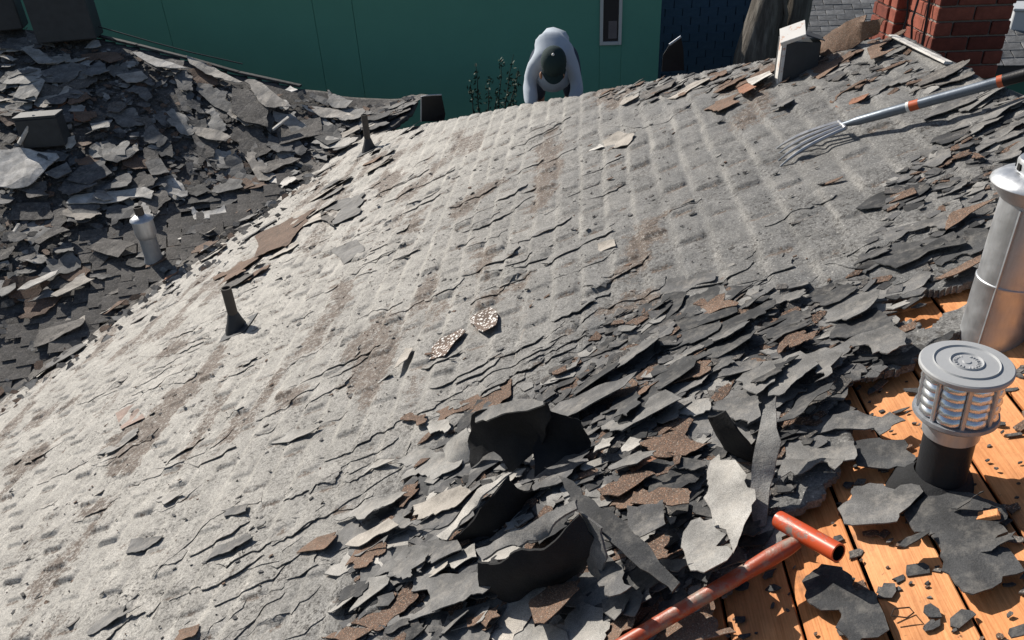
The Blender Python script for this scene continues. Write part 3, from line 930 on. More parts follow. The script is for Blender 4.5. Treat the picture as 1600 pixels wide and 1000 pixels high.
TR = [  # traced pieces on the main slope: outline, tone, offset, lift
    ([(848, 635), (915, 600), (995, 592), (975, 618), (900, 652), (860, 645)], 'mid', .03, .05),
    ([(935, 652), (975, 628), (1040, 610), (1065, 637), (1015, 660), (972, 680), (940, 660)], 'mid', .03, .05),
    ([(1036, 585), (1082, 555), (1112, 567), (1110, 585), (1092, 596), (1038, 599)], 'brown', .015, .03),
    ([(1000, 675), (1062, 650), (1080, 660), (1070, 680), (1112, 690), (1087, 707), (1040, 720), (1020, 710), (1000, 692)], 'brown', .02, .02),
    ([(1102, 555), (1117, 535), (1172, 515), (1180, 525), (1157, 545), (1122, 559)], 'charcoal', .02, .035),
    ([(1150, 587), (1170, 557), (1205, 560), (1210, 600), (1182, 618), (1160, 600)], 'mid', .03, .03),
    ([(1107, 630), (1132, 620), (1185, 615), (1188, 655), (1150, 658), (1135, 640)], 'mid', .03, .03),
    ([(930, 695), (942, 680), (960, 685), (952, 705), (927, 712)], 'light', .05, .02),
    ([(970, 700), (985, 680), (1002, 690), (1000, 702), (972, 709)], 'light', .04, .02),
    ([(950, 725), (995, 702), (1025, 712), (995, 735), (955, 732)], 'mid', .04, .03),
    ([(1040, 722), (1067, 712), (1105, 717), (1102, 727), (1062, 730)], 'charcoal', .05, .02),
    ([(1108, 720), (1125, 698), (1150, 712), (1168, 738), (1182, 775), (1170, 803), (1157, 838), (1145, 870), (1135, 825), (1115, 805), (1100, 770), (1105, 740)], 'light', .06, .05),
    ([(1075, 812), (1095, 797), (1117, 812), (1135, 830), (1145, 867), (1135, 882), (1100, 897), (1080, 887), (1070, 850)], 'light', .09, .05),
    ([(980, 782), (1037, 772), (1040, 815), (1000, 832), (985, 817)], 'mid', .08, .04),
    ([(990, 765), (1030, 755), (1075, 760), (1077, 785), (1050, 787), (1040, 775), (985, 782)], 'brown', .07, .03),
    ([(1015, 820), (1047, 825), (1067, 860), (1022, 867), (1007, 845)], 'brown', .09, .05),
    ([(925, 827), (942, 840), (972, 875), (975, 910), (987, 917), (945, 922), (935, 875)], 'mid', .10, .05),
    ([(940, 930), (972, 920), (975, 955), (960, 972), (942, 950)], 'mid', .05, .03),
    ([(975, 922), (1000, 917), (1005, 930), (992, 965), (980, 960)], 'mid', .05, .03),
    ([(825, 930), (857, 900), (907, 895), (905, 920), (850, 975), (835, 972)], 'brown', .06, .05),
    ([(850, 985), (910, 930), (930, 945), (945, 950), (952, 985), (940, 1010), (870, 1015)], 'light', .03, .04),
    ([(795, 965), (830, 957), (835, 975), (885, 990), (890, 1010), (780, 1010)], 'light', .02, .03),
    ([(520, 805), (625, 767), (637, 772), (607, 792), (530, 810)], 'light', .02, .03),
    ([(537, 845), (560, 827), (607, 807), (625, 830), (592, 837), (560, 850)], 'tan', .02, .04),
    ([(602, 815), (625, 797), (675, 810), (652, 825)], 'mid', .03, .03),
    ([(462, 860), (495, 835), (525, 830), (527, 842), (507, 862)], 'brown', .012, .025),
    ([(550, 860), (607, 840), (600, 855), (560, 862)], 'mid', .03, .03),
    ([(547, 970), (590, 935), (640, 902), (655, 935), (632, 957), (580, 980)], 'brown', .015, .02),
    ([(645, 890), (665, 885), (745, 897), (770, 925), (737, 937), (675, 955), (667, 915), (647, 915)], 'mid', .035, .05),
    ([(545, 957), (575, 900), (605, 900), (607, 920), (560, 950)], 'light', .015, .03),
    ([(660, 890), (700, 867), (742, 847), (745, 875), (710, 890)], 'light', .02, .03),
    ([(500, 990), (540, 975), (585, 985), (550, 1005)], 'brown', .012, .02),
    ([(727, 960), (780, 942), (782, 970), (760, 985), (750, 970)], 'brown', .03, .03),
    ([(580, 977), (640, 967), (640, 977), (607, 992)], 'charcoal', .02, .02),
    ([(510, 950), (560, 915), (550, 940), (530, 955)], 'light', .01, .03),
    ([(665, 660), (695, 652), (705, 672), (695, 680), (672, 677)], 'light', .015, .02),
    ([(625, 652), (665, 645), (665, 662), (652, 667)], 'brown', .012, .02),
    ([(565, 735), (592, 712), (620, 722), (580, 727)], 'light', .01, .03),
    ([(422, 690), (475, 670), (502, 667), (487, 677), (452, 690)], 'light', .008, .02),
    ([(620, 720), (650, 697), (707, 707), (725, 715), (712, 735), (675, 750), (625, 750)], 'light', .012, .02),
    ([(615, 582), (632, 537), (645, 542), (637, 565)], 'tan', .01, .04),
    ([(1212, 655), (1245, 620), (1282, 600), (1302, 600), (1297, 610), (1265, 635), (1232, 656)], 'charcoal', .03, .03),
    ([(1200, 562), (1250, 547), (1277, 577), (1252, 595), (1217, 622), (1200, 620)], 'mid', .025, .03),
    ([(1255, 550), (1290, 542), (1317, 552), (1297, 575), (1300, 585), (1272, 600), (1277, 577)], 'mid', .03, .03),
    ([(1385, 545), (1472, 515), (1492, 515), (1475, 535), (1425, 557), (1420, 572), (1360, 578)], 'charcoal', .002, .008),
    ([(1310, 595), (1340, 577), (1365, 582), (1332, 600)], 'mid', .004, .01),
    ([(1232, 660), (1292, 650), (1340, 642), (1390, 645), (1415, 657), (1392, 670), (1375, 680), (1340, 672), (1305, 672), (1262, 682), (1235, 680)], 'mid', .003, .014),
    ([(1330, 687), (1375, 682), (1430, 710), (1425, 730), (1375, 727), (1340, 725)], 'charcoal', .002, .012),
    ([(1228, 697), (1335, 685), (1335, 720), (1275, 722), (1230, 720)], 'mid', .012, .025),
    ([(1297, 625), (1317, 620), (1337, 637), (1325, 647), (1305, 652), (1295, 640)], 'charcoal', .004, .012),
    ([(1215, 747), (1225, 715), (1320, 717), (1305, 732), (1255, 737)], 'mid', .03, .02),
    ([(1375, 520), (1432, 502), (1430, 515), (1380, 530)], 'brown', -.004, .006),
    ([(1369, 406), (1444, 384), (1469, 370), (1509, 384), (1450, 394), (1400, 419)], 'charcoal', .012, .03),
    ([(1359, 434), (1391, 416), (1456, 422), (1453, 434), (1387, 469), (1325, 469), (1337, 450)], 'mid', .006, .012),
    ([(1290, 503), (1325, 466), (1372, 506), (1316, 528)], 'charcoal', .006, .012),
    ([(1469, 340), (1503, 319), (1553, 322), (1516, 334), (1481, 353)], 'brown', .012, .05),
    ([(1381, 303), (1428, 291), (1431, 306), (1391, 316)], 'brown', .008, .018),
    ([(1500, 409), (1534, 397), (1531, 416), (1462, 431)], 'brown', .02, .03),
    ([(1231, 450), (1237, 440), (1262, 434), (1262, 450)], 'mid', .01, .02),
    ([(1310, 790), (1330, 765), (1360, 750), (1437, 750), (1442, 770), (1420, 795), (1400, 820), (1380, 822), (1345, 820), (1320, 815)], 'mid', .0, .012),
    ([(1412, 800), (1465, 762), (1515, 767), (1570, 785), (1577, 800), (1560, 815), (1575, 830), (1545, 850), (1580, 862), (1600, 895), (1550, 920), (1520, 930), (1505, 925), (1470, 860), (1455, 838), (1480, 825), (1430, 830)], 'charcoal', -.004, .008),
    ([(1260, 895), (1285, 875), (1317, 882), (1332, 912), (1355, 920), (1372, 940), (1390, 982), (1372, 995), (1330, 1010), (1315, 962), (1312, 950), (1285, 950), (1262, 935)], 'charcoal', -.004, .008),
    ([(1405, 850), (1417, 837), (1452, 830), (1440, 845), (1415, 857)], 'charcoal', .006, .015),
    ([(1535, 842), (1585, 835), (1550, 860), (1532, 857)], 'charcoal', .006, .02),
    ([(1487, 792), (1530, 772), (1535, 775), (1495, 797)], 'charcoal', .008, .02),
    ([(1577, 982), (1602, 977), (1602, 998), (1580, 998)], 'charcoal', .0, .012),
    ([(1356, 69), (1372, 56), (1400, 78), (1362, 91)], 'brown', .03, .03),
    ([(1306, 162), (1316, 153), (1359, 145), (1350, 156), (1312, 166)], 'rust', .01, .02),
    ([(1203, 159), (1237, 150), (1241, 159), (1203, 172)], 'mid', .01, .03),
    ([(1103, 159), (1156, 147), (1156, 159), (1122, 177), (1100, 169)], 'brown', .01, .02),
    ([(1152, 128), (1166, 125), (1181, 141), (1162, 150)], 'rust', .02, .04),
    ([(1167, 117), (1203, 109), (1206, 122), (1175, 134)], 'pale', .02, .05),
    ([(180, 645), (210, 630), (226, 652), (190, 672)], 'tile', .005, .012),
    ([(137, 715), (190, 682), (212, 682), (175, 707)], 'light', .006, .02),
    ([(127, 975), (215, 922), (221, 950), (135, 986)], 'mid', .008, .03),
    ([(345, 795), (387, 787), (385, 802), (350, 805)], 'mid', .01, .015),
    ([(197, 865), (205, 842), (255, 837), (245, 850)], 'mid', .008, .012),
    ([(320, 877), (337, 852), (397, 840), (375, 855)], 'mid', .008, .02),
    ([(242, 782), (265, 767), (287, 772), (257, 790)], 'light', .006, .02),
    ([(270, 1000), (277, 982), (312, 975), (307, 995)], 'brown', .012, .02),
    ([(934, 378), (959, 373), (962, 387), (937, 394)], 'tan', .006, .012),
    ([(941, 219), (966, 203), (991, 212), (981, 228), (950, 231)], 'tan', .006, .012),
    ([(919, 234), (937, 222), (944, 231)], 'pale', .006, .015),
    ([(1028, 437), (1103, 425), (1116, 441), (1044, 459), (1012, 469)], 'mid', .006, .010),
    ([(645, 562), (715, 508), (728, 518), (695, 560)], 'flecked', .008, .015),
    ([(737, 490), (765, 478), (778, 495), (775, 512), (755, 520), (742, 508)], 'flecked', .010, .025),
    ([(455, 331), (497, 325), (503, 344), (473, 355)], 'tan', .01, .012),
    ([(500, 325), (531, 311), (562, 333), (519, 354)], 'mid', .01, .012),
    ([(497, 328), (504, 327), (524, 352), (518, 355)], 'dark', .02, .015),
    ([(512, 387), (556, 373), (570, 392), (537, 412)], 'mid', .006, .012),
    ([(328, 434), (378, 406), (384, 425), (341, 447)], 'brown', .02, .02),
    ([(397, 403), (447, 387), (469, 356), (456, 337), (397, 366)], 'brown', .02, .02),
]
for p, m_, off, lf in TR:
    scrap(p, m_, off, lf, jag=0.012 if m_ == 'tile' else 0.04 if m_ in ('rust', 'pale', 'tan', 'flecked') else 0.16, seg=0.018 if p[0][1] > 430 else 0.04,
          spacing=0.035 if p[0][1] > 430 else 0.07)
TL = [
    ([(-10, 233), (87, 236), (92, 244), (53, 284), (19, 294), (-12, 288)], 'pale', .10, .02),
    ([(69, 269), (103, 250), (112, 266), (90, 281)], 'mid', .08, .06), ([(128, 253), (156, 247), (175, 269), (140, 290), (103, 278)], 'mid', .07, .05),
    ([(162, 297), (178, 275), (200, 266), (206, 275), (200, 294)], 'mid', .06, .06), ([(225, 250), (250, 244), (266, 272), (237, 275)], 'mid', .06, .05),
    ([(112, 303), (225, 291), (241, 300), (237, 314), (150, 319), (103, 317)], 'pale', .05, .05), ([(362, 134), (387, 137), (420, 165), (419, 200), (362, 175)], 'dark', .08, .05),
    ([(381, 123), (409, 128), (456, 168), (415, 168)], 'tan', .10, .03), ([(445, 138), (453, 130), (466, 144), (456, 146)], 'pale', .10, .05),
    ([(397, 256), (450, 240), (472, 256), (416, 275)], 'dark', .03, .05), ([(431, 200), (500, 181), (505, 215), (437, 225)], 'dark', .03, .04),
    ([(291, 87), (353, 116), (381, 134), (359, 131), (297, 100)], 'tan', .06, .06), ([(206, 77), (225, 81), (294, 108), (269, 109), (231, 97)], 'pale', .07, .05),
    ([(300, 194), (316, 195), (362, 216), (353, 222), (306, 206)], 'tan', .06, .06), ([(53, 378), (84, 350), (109, 359), (62, 384)], 'dark', .07, .05),
    ([(134, 384), (159, 367), (212, 384), (187, 409)], 'dark', .05, .05), ([(28, 456), (56, 431), (91, 419), (87, 428), (41, 456)], 'pale', .10, .05),
    ([(80, 462), (131, 422), (150, 441), (91, 469)], 'tan', .06, .06), ([(-6, 434), (23, 437), (25, 450), (3, 466)], 'light', .06, .05),
    ([(53, 547), (58, 509), (133, 503), (131, 525), (87, 542)], 'dark', .05, .03), ([(162, 497), (187, 475), (203, 484), (175, 500)], 'brown', .03, .03),
    ([(262, 441), (287, 447), (259, 459)], 'rust', .03, .03), ([(316, 400), (341, 403), (331, 409), (318, 408)], 'pale', .03, .03),
    ([(115, 172), (132, 165), (142, 187), (116, 188)], 'rust', .02, .02), ([(48, 165), (95, 148), (110, 162), (75, 178)], 'rust', .02, .02),
    ([(20, 150), (40, 110), (70, 125), (55, 160)], 'light', .06, .05), ([(30, 70), (60, 75), (90, 100), (60, 100)], 'light', .06, .06),
    ([(140, 190), (175, 185), (172, 200), (145, 205)], 'light', .05, .05), ([(470, 160), (540, 175), (560, 195), (500, 180)], 'tan', .03, .04),
    ([(505, 215), (560, 200), (565, 215), (520, 225)], 'tan', .03, .03),
]
for p, m_, off, lf in TL:
    scrap(p, m_, off, lf, surf='L', jag=0.06, seg=0.05, spacing=0.09, thick=0.008)


def star(c, r, asp, rot, n, rough):
    pts = []
    if random.random() < 0.4:                    # part of a cut strip: two straight sides, torn ends
        h = r * random.uniform(0.45, 0.8); w = r * asp * random.uniform(0.9, 1.3)
        q = [(-w * random.uniform(.75, 1), -h), (w * random.uniform(.4, 1), -h), (w * random.uniform(.8, 1.1), h * random.uniform(-.4, .4)), (w * random.uniform(.5, 1), h), (-w * random.uniform(.5, 1.1), h), (-w * random.uniform(.6, 1.1), h * random.uniform(-.3, .3))]
        return [(c[0] + x * math.cos(rot) - y * math.sin(rot), c[1] + x * math.sin(rot) + y * math.cos(rot)) for x, y in q]
    for i in range(n):
        a = 2 * math.pi * (i + random.uniform(-0.3, 0.3)) / n
        rr = r * (1 + random.uniform(-rough, rough))
        x, y = rr * math.cos(a) * asp, rr * math.sin(a) / asp
        pts.append((c[0] + x * math.cos(rot) - y * math.sin(rot), c[1] + x * math.sin(rot) + y * math.cos(rot)))
    return pts


def sample(poly, n):
    P = np.array(poly)
    lo, hi = P.min(0), P.max(0)
    out = []
    while len(out) < n:
        q = rng.uniform(lo, hi, (400, 2))
        k = in_poly(q[:, 0], q[:, 1], poly)
        out += [tuple(v) for v in q[k]]
    return out[:n]


def tone(ws):
    ks = list(ws)
    return random.choices(ks, [ws[k] for k in ks])[0]


def loose(c, r, mat, off, lift, surf, rot=None, asp=None, **kw):
    asp = asp or random.uniform(0.9, 1.45)
    if surf == 'M' and (c[1] + 0.6 * r > hip_y(c[0]) or c[0] + 0.7 * r > RIDGE_X):
        return                                   # nothing hangs in the air past the hip or the ridge
    poly = star(c, r, asp, random.uniform(-0.6, 0.6) if rot is None else rot, random.randint(5, 9), 0.45)
    base = plain_main if surf == 'M' else left_z
    nm = 'felt_scrap' if surf == 'M' else 'shingle_scrap'
    o = make_piece(poly, base, off, lift, mat, name=nm, seg=max(0.014, r * 0.22), spacing=max(0.03, r * 0.5), **kw)
    if o is None:
        return
    tag(o, None, 'felt scrap' if surf == 'M' else 'shingle scrap', 'torn scraps strewn over the main slope' if surf == 'M' else 'torn shingles heaped on the far slope')
    SCRAPS.append((o, mat, np.array(poly), surf))


DK = {'mid': 4.2, 'charcoal': 5, 'light': 0.45, 'brown': 1.3, 'rust': 0.06}
FR = {'mid': 4, 'light': 2.2, 'tan': 2, 'brown': 1.4, 'charcoal': 1.4}


def by_place(c):
    """fresh dark felt in the torn area, dusty felt towards the old surface"""
    k = float(sm(-0.65, -0.05, np.array(c[0] + 0.12 * (c[1] - 1.6))))
    return tone(DK if random.random() < k else FR)


HOLE = plan([(735, 700), (860, 690), (930, 790), (1050, 900), (1040, 940), (960, 900), (900, 900), (800, 930), (740, 900), (700, 850)])


def hollow(c):
    return bool(in_poly(np.array([c[0]]), np.array([c[1]]), HOLE)[0])


def bare(c):
    x, y = np.array([c[0]]), np.array([c[1]])
    return max(float(poly_dist(x, y, DECK1)[0]), float(poly_dist(x, y, DECK2)[0]) - 0.05) > -0.06


for c in sample(HEAP_Z, 52):                     # broad layers lying flat
    if not hollow(c) and not bare(c):
        m_ = by_place(c)
        loose(c, random.uniform(0.08, 0.16), m_ if m_ not in ('light', 'tan') or c[0] < -0.3 else 'mid', random.uniform(0.003, 0.009), random.uniform(0.006, 0.020), 'M', jag=0.24)
for c in sample(HEAP_Z, 72):
    if bare(c):
        continue
    loose(c, random.uniform(0.025, 0.07), by_place(c), random.uniform(0.003, 0.014), random.uniform(0.006, 0.028), 'M', jag=0.24)
for c in sample(CORE_Z, 60):
    if bare(c) or hollow(c) and random.random() < 0.6:
        continue
    loose(c, random.uniform(0.035, 0.09), by_place(c), random.uniform(0.008, 0.035), random.uniform(0.015, 0.055), 'M', jag=0.24)
for c in sample(RIDGE_Z, 40):
    loose(c, random.uniform(0.04, 0.11), tone({'brown': 3, 'mid': 5, 'dark': 4, 'tan': 0.8}), random.uniform(0.002, 0.015), random.uniform(0.006, 0.03), 'M', jag=0.18)
for c in sample(RIGHT_Z, 20):
    loose(c, random.uniform(0.03, 0.07), tone({'brown': 2.5, 'mid': 4, 'charcoal': 3}), random.uniform(0.002, 0.008), random.uniform(0.006, 0.022), 'M', jag=0.18)
for c in sample(OPEN_Z, 16):
    loose(c, random.uniform(0.015, 0.04), tone({'mid': 3, 'brown': 2, 'dark': 1, 'light': 2}), 0.004, random.uniform(0.006, 0.02), 'M', jag=0.16)
for c in sample(VALLEY_Z, 22):
    loose(c, random.uniform(0.06, 0.15), tone({'mid': 3, 'brown': 3, 'tan': 3, 'dark': 1}), 0.008, random.uniform(0.015, 0.04), 'M', jag=0.16)
LT = {'dark': 2.5, 'mid': 8, 'light': 2.6, 'tan': 2.0, 'pale': 0.5, 'brown': 1.5, 'charcoal': 0.8}
for c in sample(LEFT_Z, 205):
    a = random.uniform(0, 6.28)
    flat = project(np.array([c[0], c[1], float(left_z(c[0], c[1]))]))
    k = float(sm(120, 330, flat[0]) * (1 - sm(250, 330, flat[1])))
    loose(c, random.uniform(0.06, 0.20), tone(LT), random.uniform(0.0, 0.05), random.uniform(0.01, 0.085) * (1 - 0.5 * k), 'L', jag=0.16, direction=(math.cos(a), math.sin(a)) if random.random() < 0.3 else (random.uniform(-0.5, 0.9), -0.9), thick=0.006,
          rot=-0.75 + random.uniform(-0.35, 0.35) if k > 0.5 else None, asp=random.uniform(1.25, 1.9) if k > 0.5 else None)
BAND_Z = plan([(-20, 640), (60, 560), (110, 530), (250, 435), (440, 300), (570, 228), (620, 215), (560, 270), (450, 345), (330, 450), (120, 590), (0, 665)])
for c in sample(BAND_Z, 34):
    loose(c, random.uniform(0.05, 0.15), tone({'brown': 4, 'dark': 4, 'mid': 3, 'tan': 2}), random.uniform(0.002, 0.015), random.uniform(0.008, 0.035), 'L', jag=0.16, thick=0.007)
END_Z = plan([(540, 172), (600, 172), (650, 182), (664, 196), (610, 222), (545, 205)], 0, on_left)
for c in sample(END_Z, 16):
    loose(c, random.uniform(0.09, 0.2), tone({'dark': 4, 'mid': 4, 'tan': 1, 'brown': 1}), random.uniform(0.002, 0.012), random.uniform(0.008, 0.03), 'L', jag=0.12, thick=0.006, direction=(0.3, -0.9), rot=-0.7 + random.uniform(-0.3, 0.3), asp=random.uniform(1.2, 1.8))
for c in sample(LEFT_T, 22):
    a = random.uniform(0, 6.28)
    loose(c, random.uniform(0.04, 0.12), tone(LT), random.uniform(0.01, 0.03), random.uniform(0.01, 0.05), 'L', jag=0.14, direction=(math.cos(a), math.sin(a)), thick=0.007)


def crumbs(name, spots, base, mats, label=None):
    """many small chips joined into one object per roof side"""
    V, Fc, mi = [], [], []
    for (c, r) in spots:
        if base is not left_z and (c[1] + r > hip_y(c[0]) or c[0] + r > RIDGE_X):
            continue
        n = random.randint(5, 7)
        poly = star(c, r, random.uniform(0.85, 1.5), random.uniform(-0.7, 0.7), n, 0.45)
        n = len(poly)
        x = np.array([p[0] for p in poly]); y = np.array([p[1] for p in poly])
        d = random.uniform(0, 6.28)
        t = ((x - c[0]) * math.cos(d) + (y - c[1]) * math.sin(d))
        z = base(np.full(n, c[0]), np.full(n, c[1])) + (x - c[0]) * (TAN if base is not left_z else LG[0]) + (y - c[1]) * (0 if base is not left_z else LG[1])
        z = z + random.uniform(0.0, 0.010) + t * random.uniform(0.0, 0.28) + 0.15 * r
        b = len(V)
        V += list(zip(x, y, z)) + list(zip(x, y, z - 0.004))
        m = random.randrange(len(mats))
        Fc.append(tuple(b + i for i in range(n))); mi.append(m)
        for i in range(n):
            Fc.append((b + (i + 1) % n, b + i, b + n + i, b + n + (i + 1) % n)); mi.append(m)
    me = mesh_of(name, V, Fc)
    for k in mats:
        me.materials.append(M[k])
    me.polygons.foreach_set('material_index', mi)
    o = link_mesh(name, me, None)
    return tag(o, label, None, None, 'stuff')


spots = [(c, random.uniform(0.006, 0.03)) for c in sample(HEAP_Z, 1500)] + [(c, random.uniform(0.008, 0.035)) for c in sample(CORE_Z, 1000)]
spots += [(c, random.uniform(0.008, 0.035)) for c in sample(RIDGE_Z, 260)] + [(c, random.uniform(0.006, 0.025)) for c in sample(RIGHT_Z, 260)]
spots += [(c, 0.0025 + 0.011 * random.random() ** 4) for c in sample(OPEN_Z, 1100)]
crumbs('felt_crumbs', spots, main_z, ['charcoal', 'mid', 'mid', 'brown', 'light', 'dark'], 'small crumbs of torn felt scattered over the main slope')
deckspots = [(c, 0.003 + 0.015 * random.random() ** 2) for c in sample(DECK2, 480)]
crumbs('deck_crumbs', deckspots, lambda x, y: TAN * np.asarray(x) + C0 - 0.026, ['charcoal', 'charcoal', 'dark', 'brown'], 'black felt crumbs lying on the bare orange boards')
spots = [(c, 0.012 + 0.05 * random.random() ** 2) for c in sample(LEFT_Z, 2600)] + [(c, random.uniform(0.01, 0.04)) for c in sample(LEFT_T, 120)] + [(c, random.uniform(0.01, 0.05)) for c in sample(BAND_Z, 380)] + [(c, random.uniform(0.01, 0.05)) for c in sample(END_Z, 120)]
crumbs('shingle_crumbs', spots, left_z, ['dark', 'mid', 'mid', 'dark', 'light', 'brown', 'charcoal'], 'small broken shingle bits between the larger pieces on the far slope')

# flaps still bonded to the main slope: torn near edges that stand off a little
FLAPS = [[(735, 480), (755, 455), (800, 440), (828, 433), (800, 448), (765, 470)], [(425, 515), (470, 500), (550, 480), (600, 470), (630, 475), (560, 500), (500, 505)],
         [(700, 310), (745, 290), (790, 280), (785, 290), (745, 305)], [(530, 440), (560, 425), (590, 425), (560, 435)], [(930, 500), (990, 505), (1010, 520), (1050, 500), (1110, 470), (1060, 520), (960, 530)],
         [(200, 560), (300, 520), (330, 535), (260, 560)], [(150, 690), (200, 665), (235, 690), (180, 705)], [(300, 800), (400, 760), (410, 790), (330, 815), (270, 875), (240, 905)],
         [(900, 180), (960, 168), (1035, 160), (1080, 165), (1040, 195), (990, 205), (930, 200)], [(780, 205), (850, 190), (880, 195), (820, 212)], [(400, 660), (470, 590), (500, 600), (450, 640)],
         [(480, 290), (560, 250), (600, 250), (540, 300)], [(1020, 500), (1090, 470), (1160, 450), (1200, 440), (1130, 500), (1060, 510)], [(760, 215), (820, 200), (860, 205), (800, 220)],
         [(800, 560), (900, 540), (930, 540), (905, 560), (850, 565)], [(280, 720), (350, 690), (370, 700), (310, 730)], [(90, 620), (160, 600), (200, 590), (140, 635)]]
flap_polys = [plan(p) for p in FLAPS]
for c in sample(OPEN_Z, 110):
    L = random.uniform(0.08, 0.34)
    w = random.uniform(0.25, 0.5) * L
    flap_polys.append(star(c, math.sqrt(L * w) * 0.6, math.sqrt(L / w), random.uniform(-0.25, 0.25), random.randint(6, 9), 0.3))
FRINGE_Z = plan([(250, 1010), (380, 860), (520, 720), (700, 600), (900, 480), (1100, 430), (1330, 400), (1400, 330), (1450, 390), (1300, 470), (1000, 520), (800, 640), (600, 800), (480, 1010)])
for c in sample(FRINGE_Z, 70):
    flap_polys.append(star(c, random.uniform(0.05, 0.13), random.uniform(1.1, 1.9), random.uniform(-0.35, 0.35), random.randint(6, 9), 0.4))
for poly in flap_polys:
    P = np.array(poly); d = np.array([0.25, -0.97]); q = P @ d
    q0, q1 = q.min(), q.max(); lf = random.uniform(0.005, 0.015); sd = random.random() * 9
    out = jagged(poly, 0.2, 0.02)

    def zf(x, y):
        t = np.clip((x * d[0] + y * d[1] - q0) / (q1 - q0), 0, 1.2)
        return main_z(x, y) - 0.003 + lf * t * (0.6 + 0.8 * vnoise(x, y, 0.1, sd))
    me = piece_mesh('felt_flap', out, zf, 0.004, 0.03, (0, 0, 0))
    if me is None:
        continue
    co = np.empty(len(me.vertices) * 3); me.vertices.foreach_get('co', co); co = co.reshape(-1, 3)
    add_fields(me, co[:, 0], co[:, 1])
    link_mesh('felt_flap', me, M['felt'], roof)


# ------------------------------------------------------------------ big curled sheets standing in the heap
def curled(pts3, mat, label, jag=0.08, thick=0.006, bulge=(0, 0, 0), spacing=0.03, name='felt_scrap', wob=1.0):
    """sheet over a loop of 3-D corner points: fitted plane, jagged outline, height interpolated from the corners plus a bulge"""
    P = np.array(pts3, float)
    c = P.mean(0)
    u, s, vt = np.linalg.svd(P - c)
    ax, ay, nz = vt[0], vt[1], vt[2]
    if nz[2] < 0:
        nz = -nz; ay = -ay
    q = np.stack([(P - c) @ ax, (P - c) @ ay], -1)
    hgt = (P - c) @ nz
    out = jagged([tuple(v) for v in q], jag, 0.022)
    size = np.abs(q).max(0)
    B = np.array(bulge)

    def zf(x, y):
        d2 = (x[:, None] - q[:, 0]) ** 2 + (y[:, None] - q[:, 1]) ** 2 + 2e-4
        w = 1 / d2 ** 1.5
        h = (w * hgt).sum(1) / w.sum(1)
        rr = np.clip(1 - (x / size[0]) ** 2, 0, 1) * np.clip(1 - (y / size[1]) ** 2, 0, 1)
        return h + rr * B[0] + wob * 0.012 * (vnoise(x, y, 0.07, c[0] * 7 + 3) - 0.5) + wob * 0.006 * (vnoise(x, y, 0.03, 5) - 0.5)
    me = piece_mesh(name, out, zf, thick, spacing, (0, 0, 0))
    co = np.empty(len(me.vertices) * 3); me.vertices.foreach_get('co', co); co = co.reshape(-1, 3)
    co = co[:, :1] * ax + co[:, 1:2] * ay + co[:, 2:] * nz
    me.vertices.foreach_set('co', co.ravel().astype(np.float32)); me.update()
    bm = bmesh.new(); bm.from_mesh(me); bmesh.ops.recalc_face_normals(bm, faces=bm.faces[:]); bm.to_mesh(me); bm.free()
    o = link_mesh(name, me, M[mat], None, 50)
    o.location = c
    tag(o, label, 'felt scrap', 'torn scraps strewn over the main slope')
    SCRAPS.append((o, mat, P[:, :2], 'M'))
    return o


def mp(u, v, up):
    return on_main(u, v, up)


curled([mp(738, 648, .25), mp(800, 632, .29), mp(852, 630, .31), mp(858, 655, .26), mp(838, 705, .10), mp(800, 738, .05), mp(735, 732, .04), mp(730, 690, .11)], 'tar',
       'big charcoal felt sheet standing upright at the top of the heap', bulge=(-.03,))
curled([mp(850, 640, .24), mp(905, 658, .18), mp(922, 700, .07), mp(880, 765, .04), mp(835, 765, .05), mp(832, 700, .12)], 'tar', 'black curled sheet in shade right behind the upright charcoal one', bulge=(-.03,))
curled([mp(684, 838, .06), mp(735, 782, .16), mp(788, 740, .22), mp(800, 738, .22), mp(745, 790, .17), mp(700, 845, .06)], 'pale', 'long rolled felt rim catching the sun on the heap', bulge=(.01,), jag=.03)  # pale tone paints in the sunlit edge of the arched sheet
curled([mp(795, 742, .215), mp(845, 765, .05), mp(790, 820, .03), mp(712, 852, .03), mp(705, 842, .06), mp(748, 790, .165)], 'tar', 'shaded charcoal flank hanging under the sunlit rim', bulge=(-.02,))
curled([mp(872, 742, .25), mp(896, 752, .25), mp(980, 818, .215), mp(1062, 910, .16), mp(1050, 925, .16), mp(1000, 888, .18), mp(915, 812, .23)], 'charcoal',
       'long dark strip slanting down over the hollow in the heap', bulge=(.0,), jag=.05, wob=.3)
curled([mp(745, 860, .20), mp(800, 835, .25), mp(860, 805, .28), mp(900, 780, .29), mp(902, 795, .29), mp(855, 835, .26), mp(800, 852, .24), mp(755, 876, .20)], 'mid', 'bridging grey sheet above the dark hollow of the heap', bulge=(.015,))
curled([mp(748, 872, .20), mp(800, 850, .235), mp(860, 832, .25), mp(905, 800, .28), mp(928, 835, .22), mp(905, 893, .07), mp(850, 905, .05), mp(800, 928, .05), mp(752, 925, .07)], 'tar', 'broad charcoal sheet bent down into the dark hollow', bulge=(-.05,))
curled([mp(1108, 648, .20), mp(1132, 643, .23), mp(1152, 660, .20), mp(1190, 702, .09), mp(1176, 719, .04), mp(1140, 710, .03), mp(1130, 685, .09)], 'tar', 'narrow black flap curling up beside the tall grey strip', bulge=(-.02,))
curled([mp(1192, 640, .20), mp(1212, 618, .22), mp(1220, 690, .16), mp(1203, 760, .09), mp(1196, 822, .04), mp(1178, 824, .04), mp(1170, 780, .08), mp(1176, 715, .15)], 'light', 'tall pale grey strip propped on end above the orange tool', jag=.05, bulge=(.0,))
